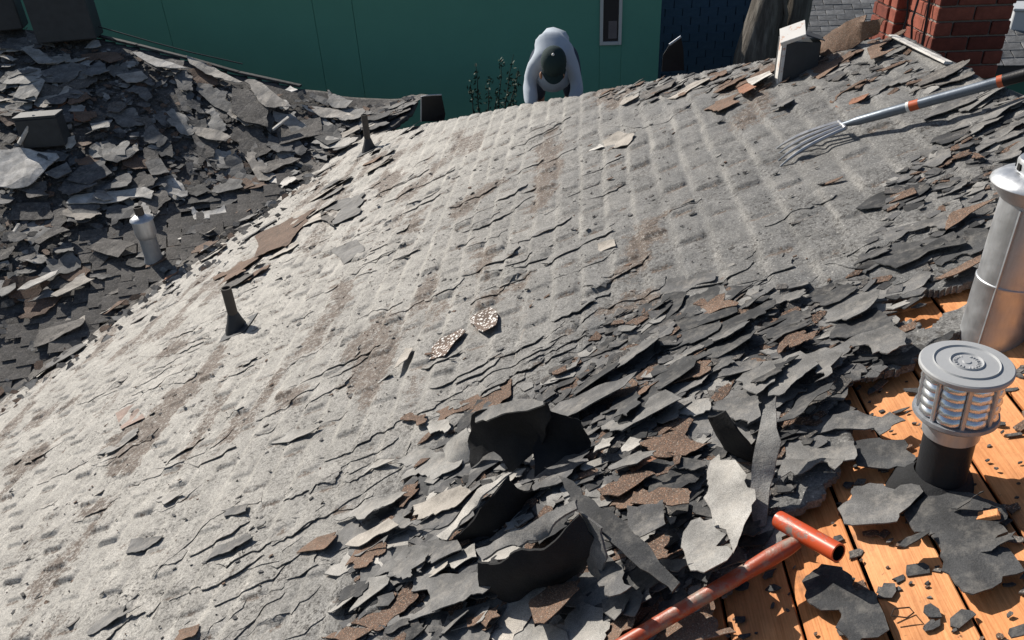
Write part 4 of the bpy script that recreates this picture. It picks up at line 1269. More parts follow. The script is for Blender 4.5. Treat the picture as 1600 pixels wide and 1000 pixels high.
curled([mp(738, 642, .25), mp(770, 632, .28), mp(848, 627, .31), mp(850, 632, .31), mp(790, 645, .285), mp(742, 660, .24)], 'mid', 'folded grey rim along the top of the upright charcoal sheet', bulge=(.0,))
curled([mp(690, 700, .05), mp(728, 668, .10), mp(738, 680, .10), mp(732, 720, .04), mp(705, 735, .02)], 'light', 'pale bent sheet leaning on the upright charcoal one', bulge=(.02,))
curled([mp(905, 800, .26), mp(940, 825, .24), mp(948, 872, .18), mp(940, 908, .10), mp(920, 890, .11), mp(915, 840, .20)], 'mid', 'narrow grey sheet hanging at the mouth of the hollow', bulge=(.01,))


curled([mp(1277, 66, .07), mp(1300, 47, .12), mp(1353, 23, .19), mp(1350, 34, .17), mp(1381, 30, .16), mp(1372, 53, .08), mp(1331, 75, .03), mp(1281, 87, .02)], 'brown',
       'large brown shingle sheet standing proud on the ridge by the chimney', bulge=(.01,), spacing=.05)
curled([mp(1210, 520, .03), mp(1245, 505, .06), mp(1262, 512, .06), mp(1240, 535, .02)], 'charcoal', 'crumpled black scrap with foil among debris below the square opening', bulge=(.01,))
# ------------------------------------------------------------------ vents and pipes
def louvered_vent():
    b = on_main(1467, 752, -0.02)
    hd = height_to(b, 568)
    root = empty('roof_vent', b)
    tag(root, 'round grey louvered vent cap on a black pipe standing on bare boards', 'vent')
    root.rotation_euler = (0, RAD(-3.5), 0)
    z_top, z_lb = hd, hd - 0.128
    link_mesh('pipe', lathe_mesh('pipe', [(0.051, -0.10), (0.051, z_lb - 0.045)], 32), M['black_pipe'], root, 40)
    link_mesh('collar', lathe_mesh('collar', [(0.050, z_lb - 0.050), (0.056, z_lb - 0.050), (0.057, z_lb - 0.008), (0.075, z_lb - 0.002), (0.050, z_lb + 0.002)], 40), M['galv'], root, 40)
    prof = [(0.0, z_lb - 0.002), (0.090, z_lb - 0.002), (0.096, z_lb + 0.004), (0.094, z_lb + 0.012), (0.078, z_lb + 0.014), (0.078, z_top - 0.012), (0.0, z_top - 0.012)]
    link_mesh('core', lathe_mesh('core', prof, 40), M['galv_dull'], root, 40)
    d = [(0.0, z_top - 0.012), (0.098, z_top - 0.012), (0.101, z_top - 0.008), (0.101, z_top - 0.001), (0.098, z_top + 0.002), (0.072, z_top + 0.003), (0.070, z_top + 0.0065), (0.067, z_top + 0.003),
         (0.037, z_top + 0.004), (0.035, z_top + 0.0075), (0.032, z_top + 0.004), (0.010, z_top + 0.004), (0.008, z_top + 0.006), (0.0, z_top + 0.006)]
    top = link_mesh('top_disc', lathe_mesh('top_disc', d, 64), M['vent_top'], root, 30)
    bm = bmesh.new()
    for i in range(22):                          # raised maker's marks, too worn to read, in a ring
        if i in (4, 5, 15):
            continue
        a = 2 * math.pi * i / 22
        add_box(bm, (0.0245 * math.cos(a), 0.0245 * math.sin(a), z_top + 0.0045), (0.007, 0.0035 + 0.0015 * math.sin(i * 5), 0.0028), Matrix.Rotation(a, 3, 'Z'), 0.0006)
    bm_obj('embossed_mark', bm, M['vent_top'], top)
    # louver blade: a small bowed hood, eight columns of five
    n, rows = 8, 5
    hgt = (z_top - 0.012 - (z_lb + 0.014)) / rows
    V, Fc = [], []
    aw = 2 * math.pi / n * 0.40
    for i in range(7):
        a = -aw + 2 * aw * i / 6
        e = 1 - (abs(i - 3) / 3.0) ** 3
        for r, z in ((0.0785, hgt * 0.97), (0.082 + 0.004 * e, hgt * 0.62), (0.083 + 0.0075 * e, hgt * 0.20), (0.082 + 0.007 * e, hgt * 0.12), (0.0785, hgt * 0.10)):
            V.append((r * math.cos(a), r * math.sin(a), z))
    for i in range(6):
        for k in range(4):
            Fc.append((i * 5 + k, i * 5 + k + 1, (i + 1) * 5 + k + 1, (i + 1) * 5 + k))
    lm = mesh_of('louver', V, Fc); lm.materials.append(M['louver'])
    lm.polygons.foreach_set('use_smooth', [True] * len(lm.polygons))
    bm = bmesh.new(); add_box(bm, (0.084, 0, (z_lb + z_top) / 2), (0.010, 0.010, z_top - z_lb - 0.018), None, 0.002)
    rib = bpy.data.meshes.new('rib'); bm.to_mesh(rib); bm.free(); rib.materials.append(M['galv'])
    for c in range(n):
        ang = 2 * math.pi * c / n + 0.16
        for r in range(rows):
            o = bpy.data.objects.new('louver', lm); COL.objects.link(o); o.parent = root
            o.location = (0, 0, z_lb + 0.014 + r * hgt); o.rotation_euler = (0, 0, ang)
        o = bpy.data.objects.new('rib', rib); COL.objects.link(o); o.parent = root
        o.rotation_euler = (0, 0, ang + math.pi / n)
    for ch in root.children:
        if not ch.name.startswith(('pipe', 'collar')):
            ch.scale = (0.865, 0.865, 1.0)
    link_mesh('flashing', lathe_mesh('flashing', [(0.105, -0.062), (0.085, 0.004), (0.066, 0.018), (0.0525, 0.026)], 28, 0.06), M['tar'], root, 180)
    return root


louvered_vent()


def tall_flue():
    b = on_main(1548, 528, -0.03)
    h = height_to(b, 290)
    root = empty('flue_pipe', b)
    tag(root, 'tall galvanised flue pipe with a flared cap beside the louvered vent', 'flue')
    link_mesh('pipe', lathe_mesh('pipe', [(0.075, -0.08), (0.0755, 0.10), (0.0755, h * 0.40), (0.0765, h * 0.405), (0.0765, h * 0.42), (0.074, h * 0.425), (0.0735, h)], 40), M['galv'], root, 40)
    link_mesh('storm_collar', lathe_mesh('storm_collar', [(0.074, h - 0.035), (0.100, h - 0.004), (0.106, h + 0.006), (0.104, h + 0.013), (0.088, h + 0.026), (0.062, h + 0.034), (0.0, h + 0.036)], 48), M['galv'], root, 35)
    neck = link_mesh('cap', lathe_mesh('cap', [(0.058, h + 0.032), (0.060, h + 0.058), (0.057, h + 0.064), (0.040, h + 0.068), (0.0, h + 0.070)], 40), M['galv'], root, 35)
    bm = bmesh.new()
    add_box(bm, (0.0595, 0, h + 0.046), (0.004, 0.014, 0.016), None, 0.001)
    slot = bpy.data.meshes.new('slot'); bm.to_mesh(slot); bm.free(); slot.materials.append(M['void'])
    for i in range(10):
        o = bpy.data.objects.new('slot', slot); COL.objects.link(o); o.parent = neck; o.rotation_euler = (0, 0, i * 0.628)
    bm = bmesh.new()
    add_box(bm, (-0.0752 * math.cos(0.75), -0.0752 * math.sin(0.75), h * 0.46), (0.004, 0.006, h * 0.88), Matrix.Identity(3), 0.0)
    bm_obj('seam', bm, M['galv_dull'], root)


tall_flue()


def old_flue():
    p = on_left(245, 418)
    z = float(left_z(p[0], p[1]))
    b = np.array([p[0], p[1], z - 0.02])
    h = height_to(b, 340)
    root = empty('flue_pipe', b)
    tag(root, 'short weathered flue with a cone cap standing among shingles at the far slope', 'flue')
    link_mesh('pipe', lathe_mesh('pipe', [(0.12, -0.06), (0.10, 0.05), (0.086, 0.09), (0.085, h * 0.62)], 32), M['galv_dull'], root, 40)
    link_mesh('sleeve', lathe_mesh('sleeve', [(0.086, h * 0.58), (0.098, h * 0.62), (0.104, h * 0.68), (0.104, h * 0.96)], 32), M['galv'], root, 40)
    link_mesh('cone_cap', lathe_mesh('cone_cap', [(0.10, h * 0.95), (0.117, h * 0.955), (0.112, h * 0.98), (0.05, h * 1.06), (0.0, h * 1.06)], 36), M['galv'], root, 40)
    link_mesh('stub', lathe_mesh('stub', [(0.044, h * 1.05), (0.044, h * 1.22), (0.036, h * 1.22), (0.036, h * 1.07), (0.0, h * 1.07)], 24), M['lead'], root, 40)


old_flue()


def vent_stack(u, v, vtop, label, seed):
    b = on_main(u, v, -0.01)
    b[2] = float(main_z(b[0], b[1])) - 0.01
    h = height_to(b, vtop)
    root = empty('vent_stack', b)
    tag(root, label, 'vent pipe', 'thin plumbing stacks on the main slope')
    link_mesh('pipe', lathe_mesh('pipe', [(0.034, 0.0), (0.034, h), (0.027, h), (0.027, h - 0.08), (0.0, h - 0.08)], 20), M['lead'], root, 40)
    link_mesh('boot', lathe_mesh('boot', [(0.086, -0.03), (0.080, 0.012), (0.052, 0.08), (0.038, 0.13), (0.034, 0.135)], 24, 0.05), M['dark_metal'], root, 60)
    # flange plate following the slope
    bm = bmesh.new(); add_box(bm, (0, 0, 0), (0.26, 0.24, 0.005), Matrix.Rotation(-math.atan(TAN), 3, 'Y'), 0.001)
    f = bm_obj('flange', bm, M['dark_metal'], root); f.location = (0, 0, 0.012)
    return root


vent_stack(371, 517, 450, 'dark vent stack with a conical boot alone on the tan slope', 1)
vent_stack(577, 236, 179, 'thin brown vent stack by the valley near the green wall', 2)


def box_vent():
    b = on_main(1246, 122, 0.0)
    root = empty('box_vent', b, RAD(-4))
    tag(root, 'dark square vent box with its white rusty lid tipped up near the ridge', 'vent')
    w, dp, h = 0.19, 0.17, height_to(b, 66) * 1.0
    bm = bmesh.new()
    add_box(bm, (0, dp / 2, h / 2 - 0.04), (w, dp, h + 0.08), None, 0.003)
    bm_obj('box', bm, M['dark_metal'], root)
    bm = bmesh.new(); add_box(bm, (-w / 2 - 0.004, dp * 0.25, h / 2 - 0.03), (0.006, dp * 0.5, h + 0.07), None, 0.001)
    add_box(bm, (-w / 2 + 0.008, -0.003, h / 2 - 0.03), (0.016, 0.005, h + 0.07), None, 0.001)
    bm_obj('side_flange', bm, M['white_rust'], root)
    bm = bmesh.new(); add_box(bm, (0, 0, 0), (0.13, 0.11, 0.004), None, 0.001)
    add_box(bm, (0, -0.055, -0.010), (0.13, 0.004, 0.022), None, 0.001)
    o = bm_obj('lid', bm, M['white_rust'], root)
    o.location = (-w * 0.28, 0.02, h + 0.05)
    o.rotation_euler = (Vector((-.45, -.42, .80)).to_track_quat('Z', 'Y').to_matrix() @ Matrix.Rotation(RAD(38), 3, 'Z')).to_euler()
    bm = bmesh.new(); add_box(bm, (0, 0, 0), (0.10, 0.15, 0.004), None, 0.001)
    o = bm_obj('hood', bm, M['dark_metal'], root); o.location = (0.06, 0.06, h + 0.022); o.rotation_euler = (0, RAD(16), 0)


box_vent()


# ------------------------------------------------------------------ tools
def roofing_fork():
    tips = [mp(1212, 233, .012), mp(1214, 242, .012), mp(1216, 251, .012), mp(1219, 260, .012)]
    heads = [mp(1311, 190.5, .075), mp(1314, 193.5, .078), mp(1318, 197, .078), mp(1321, 200.5, .075)]
    neck = mp(1340, 189, .085)
    s1 = mp(1562, 127.5, .13)
    s2 = mp(1640, 104, .15)
    root = empty('roofing_fork', neck)
    tag(root, 'four tined garden fork with grey shaft lying across the upper slope', 'garden fork')
    N = np.array(neck)
    for a, b in zip(tips, heads):
        pts, rd = [], []
        for k in range(9):
            t = k / 8
            p = a * (1 - t) + b * t
            p = p + np.array([-0.2, 0.0, 1.0]) * 0.016 * math.sin(math.pi * t ** 0.8)
            pts.append(p - N); rd.append(0.0036 + 0.0050 * min(1, t * 3))
        link_mesh('tine', tube_mesh('tine', pts, rd, 6), M['tine'], root, 50)
    link_mesh('head', tube_mesh('head', [heads[0] - N, heads[1] - N, heads[2] - N, heads[3] - N], 0.0095, 8), M['tine'], root, 50)
    mid = (heads[1] + heads[2]) / 2
    d = (s1 - neck) / np.linalg.norm(s1 - neck)
    link_mesh('socket', tube_mesh('socket', [mid - N, (mid + neck) / 2 - N, neck - N, neck + d * 0.12 - N], [0.010, 0.013, 0.018, 0.0195], 12), M['shaft'], root, 50)
    link_mesh('shaft', tube_mesh('shaft', [neck + d * 0.10 - N, s1 - N], 0.0200, 16), M['shaft'], root, 50)
    q0 = neck + d * np.linalg.norm(s1 - neck) * 0.40
    lab = link_mesh('shaft_label', tube_mesh('shaft_label', [q0 - N, q0 + d * 0.034 - N], 0.0204, 16), M['band'], root, 50)
    link_mesh('sticker', tube_mesh('sticker', [q0 - d * 0.012 - N, q0 - d * 0.001 - N], 0.0205, 16), M['sticker'], lab, 50)
    link_mesh('band', tube_mesh('band', [s1 - d * 0.006 - N, s1 + d * 0.012 - N], 0.0225, 16), M['band'], root, 50)
    g = s1 + d * 0.012
    side = np.cross(d, [0, 0, 1]); side /= np.linalg.norm(side)
    grip = link_mesh('grip', tube_mesh('grip', [g - N, g + d * 0.10 - N, g + d * 0.16 - N], [0.0225, 0.023, 0.032], 16), M['grip'], root, 50)
    e = g + d * 0.15
    loop = [e + side * 0.02, e + side * 0.055 + d * 0.06, e + side * 0.055 + d * 0.12, e - side * 0.055 + d * 0.12, e - side * 0.055 + d * 0.06, e - side * 0.02]
    link_mesh('handle_loop', tube_mesh('handle_loop', [p - N for p in loop], 0.013, 10), M['grip'], grip, 50)


roofing_fork()


def t_handle_tool():
    a = mp(1246, 846, .085)
    b0 = mp(985, 1000, .075)
    d = (b0 - a) / np.linalg.norm(b0 - a)
    b = a + d * 1.05
    c1, c2 = mp(1217, 812, .10), mp(1310, 864, .10)
    root = empty('tear_off_tool', a)
    tag(root, 'worn orange steel tool with a T shaped crossbar lying on the debris', 'tool')
    A = np.array(a)
    pts, rd = [], []
    for t, r in ((0.0, 0.014), (0.025, 0.0175), (0.07, 0.019), (0.13, 0.0168), (0.5, 0.0162), (1.05, 0.0162)):
        pts.append(d * t); rd.append(r)
    link_mesh('shaft', tube_mesh('shaft', pts, rd, 20), M['orange_worn'], root, 50)
    cd = (c2 - c1) / np.linalg.norm(c2 - c1)
    bar = link_mesh('crossbar', tube_mesh('crossbar', [c1 - A, c2 - A], 0.0208, 24, False), M['orange'], root, 50)
    inner = tube_mesh('bore', [c1 - A + cd * 0.001, c2 - A - cd * 0.001], 0.0172, 20, False)
    link_mesh('bore', inner, M['void'], bar, 50)
    V, Fc = [], []
    for end, sgn in ((c1, -1), (c2, 1)):
        w = np.cross(cd, [0, 0, 1]); w /= np.linalg.norm(w); w2 = np.cross(w, cd)
        base = len(V)
        for k in range(24):
            t = 2 * math.pi * k / 24
            for r in (0.0208, 0.0172):
                V.append(end - A + (w * math.cos(t) + w2 * math.sin(t)) * r + cd * sgn * 0.0003)
        for k in range(24):
            Fc.append((base + 2 * k, base + 2 * ((k + 1) % 24), base + 2 * ((k + 1) % 24) + 1, base + 2 * k + 1))
    link_mesh('rim', mesh_of('rim', V, Fc), M['orange'], bar)
    # fork plate at the far end of the shaft, out of the picture
    bm = bmesh.new()
    rot = Vector(d).to_track_quat('Y', 'Z').to_matrix()
    add_box(bm, tuple(d * 1.10), (0.16, 0.16, 0.006), rot, 0.002)
    bm_obj('blade', bm, M['orange_worn'], root)


t_handle_tool()

for i, loopp in enumerate(([(1392, 962), (1397, 951), (1421, 949), (1428, 957), (1417, 965), (1392, 962)], [(1334, 992), (1333, 977), (1352, 973), (1359, 982), (1334, 994)],
                           [(1557, 900), (1566, 884), (1592, 885)], [(1424, 806), (1440, 797), (1455, 796), (1452, 806)], [(1460, 822), (1474, 813), (1479, 815)])):
    P = [mp(u, v, -.012 + .008 * (k % 2)) for k, (u, v) in enumerate(loopp)]
    o = link_mesh('wire', tube_mesh('wire', [p - P[0] for p in P], 0.0016, 5), M['wire'])
    o.location = P[0]
    tag(o, ['bent wire forming a hexagon on the orange board', 'bent wire loop on the charcoal felt by the lower edge', 'open bent wire on the charcoal sheet beside the boards',
            'curved wire on the felt in front of the louvered vent', 'short wire stub near the splintered wood'][i], 'wire', 'bent wires on the deck')

# splinters and sticks
def stick(pts, r, mat, label, name='stick', cat='stick', f=None):
    P = [np.array(p) for p in pts]
    d = Vector(P[1] - P[0]); L = d.length
    bm = bmesh.new()
    q = d.to_track_quat('X', 'Z').to_matrix()
    add_box(bm, (0, 0, 0), (L, r[0], r[1]), q, min(r) * 0.2)
    for v in bm.verts:
        v.co += Vector((random.uniform(-1, 1), random.uniform(-1, 1), random.uniform(-1, 1))) * min(r) * 0.25
    o = bm_obj(name, bm, M[mat]); o.location = (P[0] + P[1]) / 2
    return tag(o, label, cat)


stick([mp(1505, 811, .0), mp(1562, 803, .012)], (.022, .008), 'wood', 'orange wood splinter lying on charcoal felt', 'wood_splinter', 'splinter')
stick([mp(1465, 802, .0), mp(1485, 805, .0)], (.008, .006), 'wood', 'tiny wood splinter below the louvered vent', 'wood_splinter', 'splinter')
stick([mp(1222, 470, .02), mp(1230, 458, .035)], (.012, .006), 'wood', 'short pale wood chip near the top of the debris', 'wood_splinter', 'splinter')
stick([mp(1394, 55, .05), mp(1482, 98, .03)], (.035, .012), 'pale', 'pale wooden strip lying along the ridge below the chimney', 'ridge_strip', 'strip')
stick([on_left(30, 226, .12), on_left(55, 180, .40)], (.05, .04), 'pale', 'white batten standing up from the debris heap', 'batten', 'batten')
stick([on_left(426, 203, .08), on_left(451, 183, .14)], (.05, .02), 'pale', 'pale narrow batten lying on the far slope', 'batten', 'batten')
stick([on_left(22, 362, .16), on_left(30, 350, .2)], (.05, .02), 'pale', 'short white lath sticking out among dark shingles', 'batten', 'batten')
stick([mp(840, 470, .008), mp(803, 592, .008)], (.045, .004), 'tan', 'long flat felt seam strip running down the main slope', 'seam_strip', 'strip')
stick([on_left(135, 438, .03), on_left(262, 440, .03)], (.03, .008), 'pale', 'thin pale metal edge lying below the old flue', 'metal_strip', 'strip')


# ------------------------------------------------------------------ dark boxes and upturned flashings
def crate(u, v, wd, ht, dp, yaw, label, name='equipment_box'):
    p = on_left(u, v, 0.0)
    root = empty(name, p, yaw)
    tag(root, label, 'box')
    bm = bmesh.new(); add_box(bm, (0, 0, ht / 2), (wd, dp, ht), None, 0.015)
    bm_obj('body', bm, M['dark_metal'], root)
    bm = bmesh.new(); add_box(bm, (0, 0, ht + 0.012), (wd * 1.04, dp * 1.04, 0.03), None, 0.006)
    bm_obj('lid', bm, M['dark_metal'], root)
    return root


crate(112, 60, 0.72, 0.55, 0.45, RAD(18), 'large dark box on the crest of the far slope against the green wall')
crate(14, 44, 0.42, 0.6, 0.45, RAD(25), 'smaller dark box at the frame corner beside the large dark one')
crate(76, 226, 0.46, 0.34, 0.25, RAD(12), 'dark square box sunk in the debris behind the pale sheet')  # box added in place of a square hole and its shadow


def upturned(pts3, mat, label, name='flashing', extra=None):
    P = np.array(pts3); c = P[0]
    nrm = np.cross(P[1] - P[0], P[2] - P[0]); nrm /= np.linalg.norm(nrm)
    V = [p - c for p in P] + [p - c + nrm * 0.006 for p in P]
    n = len(P)
    me = mesh_of(name, V, [tuple(range(n)), tuple(range(n, 2 * n))[::-1]] + [(i, n + i, n + (i + 1) % n, (i + 1) % n) for i in range(n)])
    o = link_mesh(name, me, M[mat]); o.location = c
    tag(o, label, 'flashing')
    e = tube_mesh('edge', [V[k] for k in (extra or (0, 1))], 0.008, 6)
    link_mesh('edge', e, M['galv'], o)
    return o


def rise(u, v, v2, du=0, f=on_main):
    b = f(u, v); h = height_to(b, v2); p = b.copy(); p[2] += h; p[0] += du
    return b, p


def standing(base, outline, mat, label, extra):
    """upright plate at the depth of its foot"""
    y = on_main(*base)[1]
    return upturned([at_y(u, v, y + 0.06 * k / len(outline)) for k, (u, v) in enumerate(outline)], mat, label, extra=extra)


standing((675, 182), [(658, 190), (658, 151), (668, 149), (690, 148), (696, 178), (694, 190)], 'grip', 'upturned black flashing with bright edges at the hip end', (0, 1, 2, 3))
standing((1052, 104), [(1034, 112), (1036, 86), (1046, 70), (1064, 57), (1068, 78), (1069, 110)], 'grip', 'upturned dark flashing standing on the hip before the blue wall', (2, 3))

# cable along the edge of the far slope
P = [on_left(u, v, 0.0) + np.array([0, 0.05, 0.12]) for u, v in ((150, 56), (240, 82), (300, 98), (380, 116))]
o = link_mesh('cable', tube_mesh('cable', [p - P[0] for p in P], 0.008, 6), M['black_pipe']); o.location = P[0]
tag(o, 'thin black cable strung along the edge of the far slope', 'cable')


# ------------------------------------------------------------------ worker bending over behind the hip
def skin(name, joints, bones, mat, parent, sub=2, root=0):
    me = bpy.data.meshes.new(name)
    me.from_pydata([j[0] for j in joints], bones, [])
    o = bpy.data.objects.new(name, me); COL.objects.link(o)
    o.modifiers.new('skin', 'SKIN')
    if not me.skin_vertices:
        me.skin_vertices.new()
    for i, j in enumerate(joints):
        r = j[1]
        me.skin_vertices[0].data[i].radius = (r, r) if not hasattr(r, '__len__') else r
        me.skin_vertices[0].data[i].use_root = i == root
    s = o.modifiers.new('sub', 'SUBSURF'); s.levels = sub; s.render_levels = sub
    dg = bpy.context.evaluated_depsgraph_get(); dg.update()
    m2 = bpy.data.meshes.new_from_object(o.evaluated_get(dg))
    o.modifiers.clear()
    o.data = m2
    m2.materials.clear(); m2.materials.append(M[mat])
    m2.polygons.foreach_set('use_smooth', [True] * len(m2.polygons))
    o.parent = parent
    return o


def worker():
    fx, fy = -0.225, 6.95
    fz = zp - TAN / HIP_K * (fy - 4.22) - 0.05
    root = empty('person', (fx, fy, fz))
    tag(root, 'worker in pale shirt and dark cap bending over behind the hip', 'person')
    J = [((0, .30, .54), .11), ((0, .12, .59), .11), ((0, -.08, .57), .11), ((0, -.22, .53), .09), ((0, -.32, .56), .055), ((0, -.42, .57), .085), ((0, -.46, .48), .065)]
    B = [(0, 1), (1, 2), (2, 3), (3, 4), (4, 5), (5, 6)]

    def chain(start, pts):
        k = start
        for p, r in pts:
            J.append((p, r)); B.append((k, len(J) - 1)); k = len(J) - 1
        return k
    ends = []
    for s in (-1, 1):
        chain(0, [((s * .11, .28, .47), .09), ((s * .16, .02, .33), .065), ((s * .14, .20, .10), .05), ((s * .14, .06, .04), .045)])
        e = chain(3, [((s * .13, -.18, .51), .05), ((s * .20, -.25, .33), .04), ((s * .188, -.38, .20), .032), ((s * .182, -.41, .15), .028)])
        ends.append((s, e))
        for fdx, ln, rr in ((-.022, .075, .011), (-.007, .085, .011), (.008, .080, .011), (.022, .065, .010)):
            a = chain(e, [((s * .18 + fdx, -.42, .10), rr), ((s * .18 + fdx * 1.1, -.41, .10 - ln), rr * .8)])
        chain(e, [((s * .17, -.43, .12), .012), ((s * .16, -.44, .08), .010)])
    skin('body', J, B, 'skin', root, 1)
    # shirt
    J = [((0, .32, .54), .15), ((0, .14, .61), .155), ((0, -.06, .60), .165), ((0, -.18, .54), .15), ((0, -.30, .53), .085)]
    B = [(0, 1), (1, 2), (2, 3), (3, 4)]
    for s in (-1, 1):
        chain(3, [((s * .125, -.17, .52), .10), ((s * .185, -.21, .42), .076), ((s * .20, -.25, .33), .064), ((s * .19, -.36, .22), .054), ((s * .185, -.395, .17), .050)])
    sh = skin('shirt', J, B, 'shirt', root, 2)
    # wrinkles in the cloth
    co = np.empty(len(sh.data.vertices) * 3); sh.data.vertices.foreach_get('co', co); co = co.reshape(-1, 3)
    no = np.empty(len(sh.data.vertices) * 3); sh.data.vertices.foreach_get('normal', no); no = no.reshape(-1, 3)
    w = 0.030 * (vnoise(co[:, 0] * 1.6 + co[:, 2], co[:, 2] * 0.5 + co[:, 1] * .6, .09, 8) - .5)
    sh.data.vertices.foreach_set('co', (co + no * w[:, None]).ravel().astype(np.float32)); sh.data.update()
    bm = bmesh.new(); bmesh.ops.create_uvsphere(bm, u_segments=20, v_segments=12, radius=1.0)
    for v in bm.verts:
        f_ = 1 + .12 * (float(vnoise(v.co.x * 2, v.co.z, .35, 14)) - .5) * 2
        v.co = Vector((v.co.x * .165 * f_, v.co.y * .12 * f_ - .17, v.co.z * .17 + .43))
    bm_obj('shirt_front', bm, M['shirt'], root, 180)
    J = [((0, .33, .50), .11)]; B = []
    for s in (-1, 1):
        chain(0, [((s * .12, .28, .46), .12), ((s * .165, .02, .33), .09), ((s * .145, .19, .12), .072)])
    skin('trousers', J, B, 'trouser', root, 2)
    for s in (-1, 1):
        skin('boot', [((s * .14, .19, .10), .06), ((s * .14, .18, .03), .055), ((s * .14, -.01, .02), .05)], [(0, 1), (1, 2)], 'shoe', root, 2)
        skin('glove', [((s * .185, -.395, .17), .042), ((s * .182, -.41, .12), .045), ((s * .18, -.42, .08), .038)], [(0, 1), (1, 2)], 'glove', root, 2)
    # cap: dome over the crown of the hanging head, brim towards the ground
    cap = empty('cap', (.015, -.435, .585)); cap.parent = root
    cap.rotation_euler = (RAD(56), 0, 0)
    prof = [(0.104, -0.075), (0.107, -0.03), (0.106, 0.01), (0.099, 0.055), (0.078, 0.095), (0.045, 0.118), (0.0, 0.125)]
    me = lathe_mesh('dome', prof, 28)
    for v in me.vertices:
        v.co.y *= 1.06
    link_mesh('dome', me, M['cap'], cap, 180)
    V, Fc = [], []
    for i in range(11):
        a = RAD(200 + 14 * i)
        V.append((.106 * math.cos(a), .110 * math.sin(a), -.068)); V.append((.107 * math.cos(a), .112 * math.sin(a) - .055 * max(0, -math.sin(a)), -.092))
    for i in range(10):
        Fc.append((2 * i, 2 * i + 1, 2 * i + 3, 2 * i + 2))
    link_mesh('brim', mesh_of('brim', V, Fc), M['cap'], cap, 180)
    bm = bmesh.new(); bmesh.ops.create_uvsphere(bm, u_segments=10, v_segments=6, radius=.012); bmesh.ops.translate(bm, vec=(0, 0, .124), verts=bm.verts[:])
    bm_obj('button', bm, M['sticker'], cap, 180)
    # face: nose, eyes, ears and hair under the cap
    f = empty('face', (0, -.40, .47)); f.parent = root
    skin('nose', [((0, .02, .01), .014), ((0, .045, -.035), .017)], [(0, 1)], 'skin', f, 1)
    for s in (-1, 1):
        bm = bmesh.new(); bmesh.ops.create_uvsphere(bm, u_segments=8, v_segments=6, radius=.012); bmesh.ops.translate(bm, vec=(s * .035, .055, .01), verts=bm.verts[:])
        bm_obj('eye', bm, M['sticker'], f, 180)
        bm = bmesh.new(); bmesh.ops.create_uvsphere(bm, u_segments=8, v_segments=6, radius=.026); bmesh.ops.scale(bm, vec=(.5, .8, 1.2), verts=bm.verts[:]); bmesh.ops.translate(bm, vec=(s * .093, .0, -.01), verts=bm.verts[:])
        bm_obj('ear', bm, M['skin'], f, 180)
    return root


worker()


# ------------------------------------------------------------------ chimney
def chimney():
    y0 = 4.75
    a = at_y(1455, 60, y0); r = at_y(1574, 60, y0)
    x0, x1 = a[0], r[0]
    zb, zt = -1.7, 0.25
    root = empty('brick_chimney', (x0, y0, zb))
    tag(root, 'red brick chimney rising behind the ridge', 'chimney')
    bh, bl, jt = 0.070, 0.205, 0.011
    me_cache = {}

    def brick(c, s):
        k = tuple(round(q, 3) for q in s)
        if k not in me_cache:
            bm = bmesh.new(); add_box(bm, (0, 0, 0), s, None, 0.004)
            m = bpy.data.meshes.new('brick'); bm.to_mesh(m); bm.free(); m.materials.append(M['brick']); me_cache[k] = m
        o = bpy.data.objects.new('brick', me_cache[k]); COL.objects.link(o); o.parent = root; o.location = c
        return o
    blocks = [(x0, x1, y0, y0 + 0.62, 0.0), (x0 - 0.33, x0 - 0.002, y0 + 0.16, y0 + 0.60, 0.0)]
    # left wing of the stack: its lit face shows beyond
    ww = at_y(1394, 30, y0 + 0.44)[0]
    blocks = [(x0, x1, y0, y0 + 0.42, 0.0), (ww, x1, y0 + 0.425, y0 + 0.80, 0.0)]
    bm = bmesh.new()
    for (bx0, bx1, by0, by1, _) in blocks:
        g = 0.012
        add_box(bm, ((bx0 + bx1) / 2 - x0, (by0 + by1) / 2 - y0, (zt - zb) / 2), (bx1 - bx0 - 2 * g, by1 - by0 - 2 * g, zt - zb))
    bm_obj('mortar_core', bm, M['mortar'], root)
    nb = 0
    for bi, (bx0, bx1, by0, by1, _) in enumerate(blocks):
        rows = int((zt - zb) / (bh + jt))
        for rr in range(rows):
            z = rr * (bh + jt) + bh / 2
            if z + zb < -1.35 or z + zb > -0.05:
                continue
            # front face
            x = bx0 - x0 - (bl / 2 if rr % 2 else 0)
            while x < bx1 - x0 - 0.02:
                a_, b_ = max(x, bx0 - x0), min(x + bl, bx1 - x0)
                if b_ - a_ > 0.035:
                    brick(((a_ + b_) / 2, by0 - y0 + 0.045 + random.uniform(-.002, .002), z), (b_ - a_ - jt, 0.10, bh)); nb += 1
                x += bl
            # left face
            y = by0 - y0 + 0.102 - (bl / 2 if rr % 2 == 0 else 0)
            while y < by1 - y0 - 0.02:
                a_, b_ = max(y, by0 - y0 + 0.102), min(y + bl, by1 - y0)
                if b_ - a_ > 0.035:
                    brick((bx0 - x0 + 0.045 + random.uniform(-.003, .003), (a_ + b_) / 2, z), (0.10, b_ - a_ - jt, bh)); nb += 1
                y += bl
    # wires hanging at the inner corner
    for k in range(3):
        pts = [(-0.05 - .02 * k, 0.02 + .1 * k, zt - zb - 0.1)]
        for i in range(8):
            pts.append((-0.05 - .02 * k + random.uniform(-.02, .02), 0.02 + .1 * k + random.uniform(-.02, .02), zt - zb - 0.1 - (i + 1) * .15))
        link_mesh('hanging_wire', tube_mesh('hanging_wire', pts, 0.007, 5), M['black_pipe'], root)


chimney()


# ------------------------------------------------------------------ neighbours
GZ = -6.8
YG = 12.6


